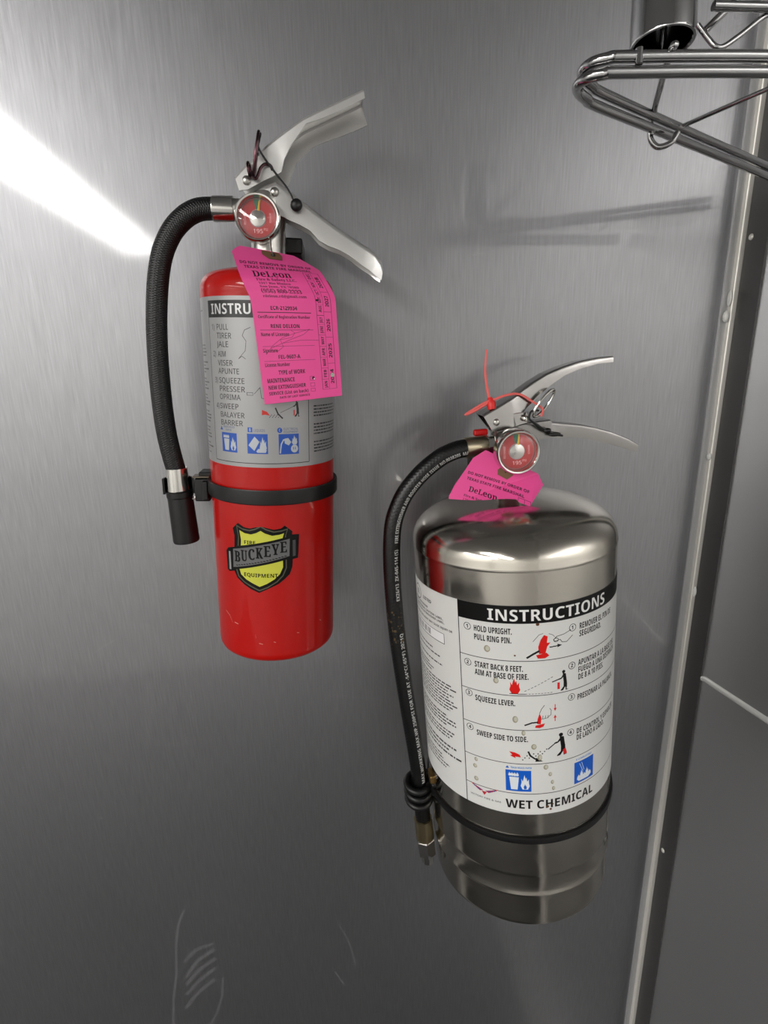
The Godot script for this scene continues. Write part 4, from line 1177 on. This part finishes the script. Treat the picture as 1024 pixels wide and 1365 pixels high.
func shield_print(outline: PackedVector2Array) -> Texture2D:
	var lo := Vector2(INF, INF); var hi := -lo
	for q in outline:
		lo = lo.min(q); hi = hi.max(q)
	var d := Print.new(704, 620, lo.x, hi.x, hi.y, lo.y, Color(0.012, 0.012, 0.012))
	var k := deg_to_rad(1.0) * 54.0
	var yel := Color(0.80, 0.81, 0.30)
	var g := func(list: Array, c: Color) -> void:
		var q := []
		for p in list: q.append(Vector2(p[0] * k, p[1]))
		d.poly(q, c)
	var face := [[-26.8, 124.1], [-21.5, 122.0], [-15.6, 121.4], [-10.7, 122.9], [-6.7, 125.0], [-3.0, 122.8], [3.1, 120.8], [9.2, 121.4], [13.6, 122.6], [11.8, 117.3], [12.0, 109.9], [12.0, 92.5], [9.1, 86.4], [4.3, 81.8], [-2.9, 77.5], [-9.4, 74.8], [-15.9, 77.6], [-21.8, 80.5], [-27.0, 84.5], [-28.7, 89.8], [-26.3, 107.8], [-25.4, 115.7]]
	for q in [[1.17, Color(0.36, 0.35, 0.28)], [1.12, Color(0.02, 0.02, 0.02)], [1.0, yel]]:
		var grown := []
		for e in face: grown.append([-8.0 + (e[0] + 8.0) * q[0], 99.0 + (e[1] - 99.0) * q[0]])
		g.call(grown, q[1])
	d.text("FIRE", bold, -22.8 * k, -11.2 * k, 112.4, 3.2, Color(0.08, 0.08, 0.04))
	d.text("EQUIPMENT", bold, -24.2 * k, 7.5 * k, 83.4, 3.3, Color(0.08, 0.08, 0.04))
	# banner across the shield
	g.call([[-37.0, 87.0], [-37.0, 108.2], [-6.4, 114.6], [20.5, 120.0], [21, 100.2], [-7, 94.2]], Color(0.02, 0.02, 0.02))
	g.call([[-35.4, 89.5], [-34.8, 106.2], [-6.4, 112.5], [18.5, 117.3], [17.9, 101.9], [-7.0, 96.2]], Color(0.42, 0.42, 0.42))
	g.call([[-40.6, 86.6], [-40.6, 103], [-38.4, 103.2], [-38.2, 86.8]], Color(0.6, 0.6, 0.6))
	g.call([[21.0, 101.2], [21.0, 115.6], [23.8, 115.8], [23.6, 101.6]], Color(0.3, 0.3, 0.3))
	# letters climb along the banner: place each on its own baseline
	var word := "BUCKEYE"
	for i in 7:
		var a0 := lerpf(-33.6, 16.6, i / 7.0); var a1 := lerpf(-33.6, 16.6, (i + 0.93) / 7.0)
		for e in [0.0, 0.35]: d.text(word[i], serif_bold, a0 * k + e, a1 * k + e, lerpf(95.4, 105.4, i / 6.0), 9.6, Color(0.012, 0.012, 0.012))
	for i in 18:
		var a := lerpf(-32, 16, i / 18.0)
		d.box(a * k, lerpf(92.6, 103.2, i / 18.0), (a + 2.0) * k, lerpf(91.8, 102.4, i / 18.0), Color(0.1, 0.1, 0.1))
	return d.tex()

func whole_tag(o: Node3D, M: Dictionary) -> void:
	# rows along the tag, in mm from its top: left and right edges in space
	var keys := [0.0, 25.0, 40.0, 47.0, 53.0, 62.0, 94.0, 126.0]
	var lf := [Vector3(-25.5, 346, 27), Vector3(-15.4, 323.4, 54), Vector3(-10.3, 312.3, 59.4), Vector3(-7.6, 306.8, 60.6), Vector3(-6.4, 302, 61.6), Vector3(-5.2, 293, 61.8), Vector3(-1.9, 261, 62), Vector3(1.3, 229.1, 62)]
	var rt := [Vector3(37, 337.5, 27), Vector3(46.3, 322.6, 51), Vector3(52.6, 312, 57.5), Vector3(54.5, 307.4, 59.4), Vector3(55.2, 302.6, 60.6), Vector3(55.8, 294, 61), Vector3(58, 265, 61.6), Vector3(60.1, 237, 62)]
	var L := spline(lf, 6); var R := spline(rt, 6)
	var T := []
	for i in keys.size() - 1:
		for j in 6: T.append(lerpf(keys[i], keys[i + 1], j / 6.0))
	T.append(126.0)
	var b := MB.new()
	var front := []; var back := []; var uv := []
	for i in T.size():
		var t: float = T[i]
		var u0 := maxf(0.0, (8.0 - t) / 8.0 * 8.0 / 62.0)
		var u1 := minf(1.0, (48.0 + t / 17.0 * 14.0) / 62.0)
		var rf := []; var rb := []; var ru := []
		for j in 9:
			var u := lerpf(u0, u1, j / 8.0)
			var p: Vector3 = L[i].lerp(R[i], u)
			p.z += sin(u * PI) * 2.0
			rf.append(p); rb.append(p + Vector3(0, -0.2, -0.4))
			ru.append(Vector2(u, t / 126.0))
		front.append(rf); back.append(rb); uv.append(ru)
	b.rows(front, false, uv)
	back.reverse()
	var blank := []
	for r in uv:
		var q := []
		for e in r: q.append(Vector2(0.02, 0.5))
		blank.append(q)
	b.rows(back, false, blank)
	back.reverse()
	var rim := []
	for j in 9: rim.append([front[0][j], back[0][j]])
	for i in T.size(): rim.append([front[i][8], back[i][8]])
	for j in 9: rim.append([front[-1][8 - j], back[-1][8 - j]])
	for i in T.size(): rim.append([front[-1 - i][0], back[-1 - i][0]])
	for i in rim.size() - 1:
		b.quad(rim[i][0], rim[i][1], rim[i + 1][1], rim[i + 1][0], Vector2(0.02, 0.5), Vector2(0.02, 0.5), Vector2(0.02, 0.5), Vector2(0.02, 0.5))
	var d := Print.new(744, 1512, 0, 62, 0, -126, M.pink)
	var K := Color(0.11, 0.015, 0.07)
	for q in [["DO NOT REMOVE BY ORDER OF", 3.2, 56.0, 17.2, 2.2, 1], ["TEXAS STATE FIRE MARSHAL", 5.4, 54.6, 20.8, 2.2, 1], ["DeLeon", 9.5, 37.7, 28.2, 4.8, 3], ["Fire & Safety LLC.", 10.6, 39.5, 31.6, 2.2, 3], ["1317 Rio Blanco", 11.0, 34.0, 35.2, 2.2, 3], ["San Juan, TX 78589", 10.8, 38.6, 39.0, 2.4, 3], ["(956) 800-2333", 10.2, 39.4, 43.8, 3.4, 3], ["rdeleon.rd@gmail.com", 9.8, 41.4, 48.4, 2.4, 3],
			["ECR-2129934", 13.4, 33.2, 59.6, 2.9, 1], ["Certificate of Registration Number", 3.5, 42.2, 64.4, 2.5, 1], ["RENE DELEON", 11.9, 33.9, 72.4, 2.9, 1], ["Name of Licensee", 3.9, 25.3, 77.9, 2.3, 1], ["Signature", 4.0, 15.4, 88.5, 2.3, 1], ["FEL-9607-A", 15.0, 32.0, 93.2, 2.6, 1], ["License Number", 4.1, 23.5, 98.4, 2.4, 1], ["TYPE of WORK", 13.9, 34.6, 103.8, 2.7, 1], ["MAINTENANCE", 4.2, 26.0, 108.8, 2.7, 1], ["NEW EXTINGUISHER", 4.5, 34.2, 113.4, 2.7, 1], ["SERVICE (List on back)", 4.5, 35.8, 117.7, 2.6, 1], ["DATE OF LAST SERVICE", 12.5, 36.7, 121.4, 1.9, 1]]:
		d.text(q[0], [sans, bold, serif, serif_bold][q[5]], q[1], q[2], -q[3], q[4], K)
	for q in [[3.6, 43.0, 60.8], [4.0, 43.5, 73.8], [4.2, 43.6, 84.6], [4.0, 43.2, 94.6]]: d.line([Vector2(q[0], -q[2]), Vector2(q[1], -q[2])], 2.5, K)
	for y in [106.4, 110.9, 115.1]:
		d.line([Vector2(37.8, -y), Vector2(41.2, -y), Vector2(41.2, -y - 2.6), Vector2(37.8, -y - 2.6), Vector2(37.8, -y)], 2, K)
	d.disc(40.4, -107.6, 1.0, K); d.disc(41.0, -108.2, 0.5, Color(0.95, 0.9, 0.92))
	# signature
	d.line([Vector2(6, -90), Vector2(12, -84), Vector2(20, -79), Vector2(30, -76), Vector2(41, -73.2), Vector2(36, -77), Vector2(24, -81), Vector2(10, -86)], 2, K)
	d.line([Vector2(27, -74), Vector2(29.6, -76), Vector2(27, -79), Vector2(18, -80.4), Vector2(20, -85), Vector2(15, -88), Vector2(10, -87)], 2, K)
	d.line([Vector2(20, -82.6), Vector2(34, -80.8), Vector2(47, -81)], 2, K)
	# months and years down the right edge
	d.line([Vector2(47.3, -22), Vector2(47.3, -117), Vector2(58.2, -117), Vector2(58.2, -22), Vector2(47.3, -22)], 2.5, K)
	d.line([Vector2(52.5, -22), Vector2(52.5, -117)], 2.5, K)
	var mo := ["JAN", "FEB", "MAR", "APR", "MAY", "JUNE", "JULY", "AUG", "SEPT", "OCT", "NOV", "DEC"]
	for i in 12:
		var y := 117.0 - 7.917 * i
		d.line([Vector2(47.3, -y), Vector2(52.5, -y)], 2, K)
		d.text_up(mo[i], bold, 48.2, 52.0, -(y - 1.2), -(y - 6.8), K)
	for i in 5:
		var y := 117.0 - 19.0 * i
		d.line([Vector2(52.5, -y), Vector2(58.2, -y)], 2, K)
		d.text_up(["2024", "2025", "2026", "2027", "2028"][i], bold, 53.2, 57.6, -(y - 4.0), -(y - 15.0), K)
	d.disc(55.6, -106.5, 1.5, Color(0.62, 0.72, 0.62)); d.disc(48.4, -50.0, 1.1, Color(0.02, 0.02, 0.02))
	var m := mat(Color(1, 1, 1), 0.6)
	m.albedo_texture = d.tex()
	m.backlight_enabled = true
	m.backlight = Color(0.12, 0.12, 0.12)
	part("paper", b.commit(), m, o)
	b = MB.new()
	var at := func(u: float, t: float, off: float) -> Vector3:
		var k := 0
		while k < T.size() - 2 and T[k + 1] < t: k += 1
		var q: float = (t - T[k]) / (T[k + 1] - T[k])
		var p: Vector3 = L[k].lerp(L[k + 1], q).lerp(R[k].lerp(R[k + 1], q), u)
		return p + Vector3(0, 0, sin(u * PI) * 2.0) + Vector3(0, 0.5, 0.8) * off
	var oct := [Vector2(23.5, 2), Vector2(36.5, 2), Vector2(38, 6), Vector2(36.5, 11), Vector2(27, 11), Vector2(23, 7)]
	for i in 4:
		b.tri(at.call(oct[0].x / 62, oct[0].y, 0.6), at.call(oct[i + 2].x / 62, oct[i + 2].y, 0.6), at.call(oct[i + 1].x / 62, oct[i + 1].y, 0.6))
		b.tri(at.call(oct[0].x / 62, oct[0].y, 0.1), at.call(oct[i + 1].x / 62, oct[i + 1].y, 0.1), at.call(oct[i + 2].x / 62, oct[i + 2].y, 0.1))
	part("eyelet_patch", b.commit(), mat(Color(0.45, 0.33, 0.22), 0.7), o)
	b = MB.new()
	b.ball(at.call(31.0 / 62, 7.4, 0.9), Vector3(1.7, 1.2, 0.8), 12)
	part("eyelet", b.commit(), M.black, o)
	b = MB.new()
	b.tube(spline([at.call(31.0 / 62, 7.6, 1.4), Vector3(6.5, 343, 33), Vector3(5.5, 350, 24), Vector3(5, 356, 15)]), 0.5, 6)
	part("tie_wire", b.commit(), M.cast, o)

# ---------------------------------------------------------------- wire shelf at the upper right
func wire_shelf() -> void:
	var o := thing("wire_shelf", "chrome wire shelf corner with tubular post collar at upper right", "shelf", Transform3D(Basis(), Vector3(0.15, 1.54, 0.22)))
	var ch := mat(Color(0.70, 0.70, 0.70), 0.08, 1.0)
	var P := func(x: float, y: float, z: float) -> Vector3: return Vector3(x - 150.0, y - 1540.0, z - 220.0)
	var b := MB.new()
	b.xf = Transform3D(Basis(Vector3(1, 0, 0), -0.12), P.call(193.5, 1562.5, 212.0))
	b.lathe([Vector2(14.8, 0.6), Vector2(15.4, 0), Vector2(16.6, 0), Vector2(17.0, 0.8), Vector2(16.8, 14), Vector2(15.4, 60), Vector2(13.6, 60), Vector2(14.8, 1)], 48)
	part("post_collar", b.commit(), ch, o)
	for q in [[0.0, 0.0], [-7.0, -2.4]]:
		b = MB.new()
		var list := []
		for p in [[404, 237], [239, 237], [163, 233.4], [155, 231.8], [148.5, 227.6], [146, 221.5], [147.2, 214.5], [152, 207.6], [160, 200], [168, 193], [228.4, 154.6], [383, 59], [404, 45.6]]:
			var px: float = p[0]; var pz: float = p[1]
			if px < 170: px += q[1]
			list.append(P.call(px, 1547.0 + q[0], pz))
		b.tube(spline(list, 8), 2.9, 16)
		part("rail", b.commit(), ch, o)
	b = MB.new()
	b.tube([P.call(206, 1568.8, 236), P.call(404, 1569.5, 236)], 2.3, 12)
	part("upper_rail", b.commit(), ch, o)
	b = MB.new()
	b.tube(spline([P.call(186.8, 1550.5, 238), P.call(187.5, 1550.3, 232), P.call(213.0, 1549.6, 176), P.call(221.8, 1549.0, 158), P.call(222.6, 1545.5, 153.6), P.call(223.6, 1536.0, 153.4), P.call(228.5, 1530.6, 155.0), P.call(236.0, 1532.4, 157.5), P.call(240.0, 1538.6, 157.6)], 8), 1.9, 12)
	part("deck_wire", b.commit(), ch, o)
	b = MB.new()
	b.tube([P.call(250.5, 1546.4, 146), P.call(286.5, 1549.4, 238)], 1.4, 12)
	part("deck_wire", b.commit(), ch, o)
	b = MB.new()
	b.tube([P.call(168.6, 1550, 235), P.call(168.6, 1542.6, 236)], 2.0, 12)
	part("peg", b.commit(), ch, o)
	b = MB.new()
	b.tube(spline([P.call(202.0, 1563.5, 230), P.call(208.2, 1556.0, 232), P.call(211.4, 1552.4, 233.5), P.call(215.6, 1552.4, 233.5), P.call(224, 1557.5, 233), P.call(239.4, 1567.6, 233), P.call(246, 1563, 233), P.call(262, 1552.6, 233.5), P.call(267, 1552.6, 233.5), P.call(290, 1567.6, 233), P.call(313, 1552.6, 233.5), P.call(340, 1567.6, 233), P.call(365, 1552.6, 233.5), P.call(392, 1567.6, 233)], 6), 1.4, 10)
	part("truss_wire", b.commit(), ch, o)
	b = MB.new()
	b.tube([P.call(207.5, 1561.5, 228), P.call(232, 1583, 222), P.call(262, 1610, 216)], 1.9, 12)
	part("brace_wire", b.commit(), ch, o)

# end
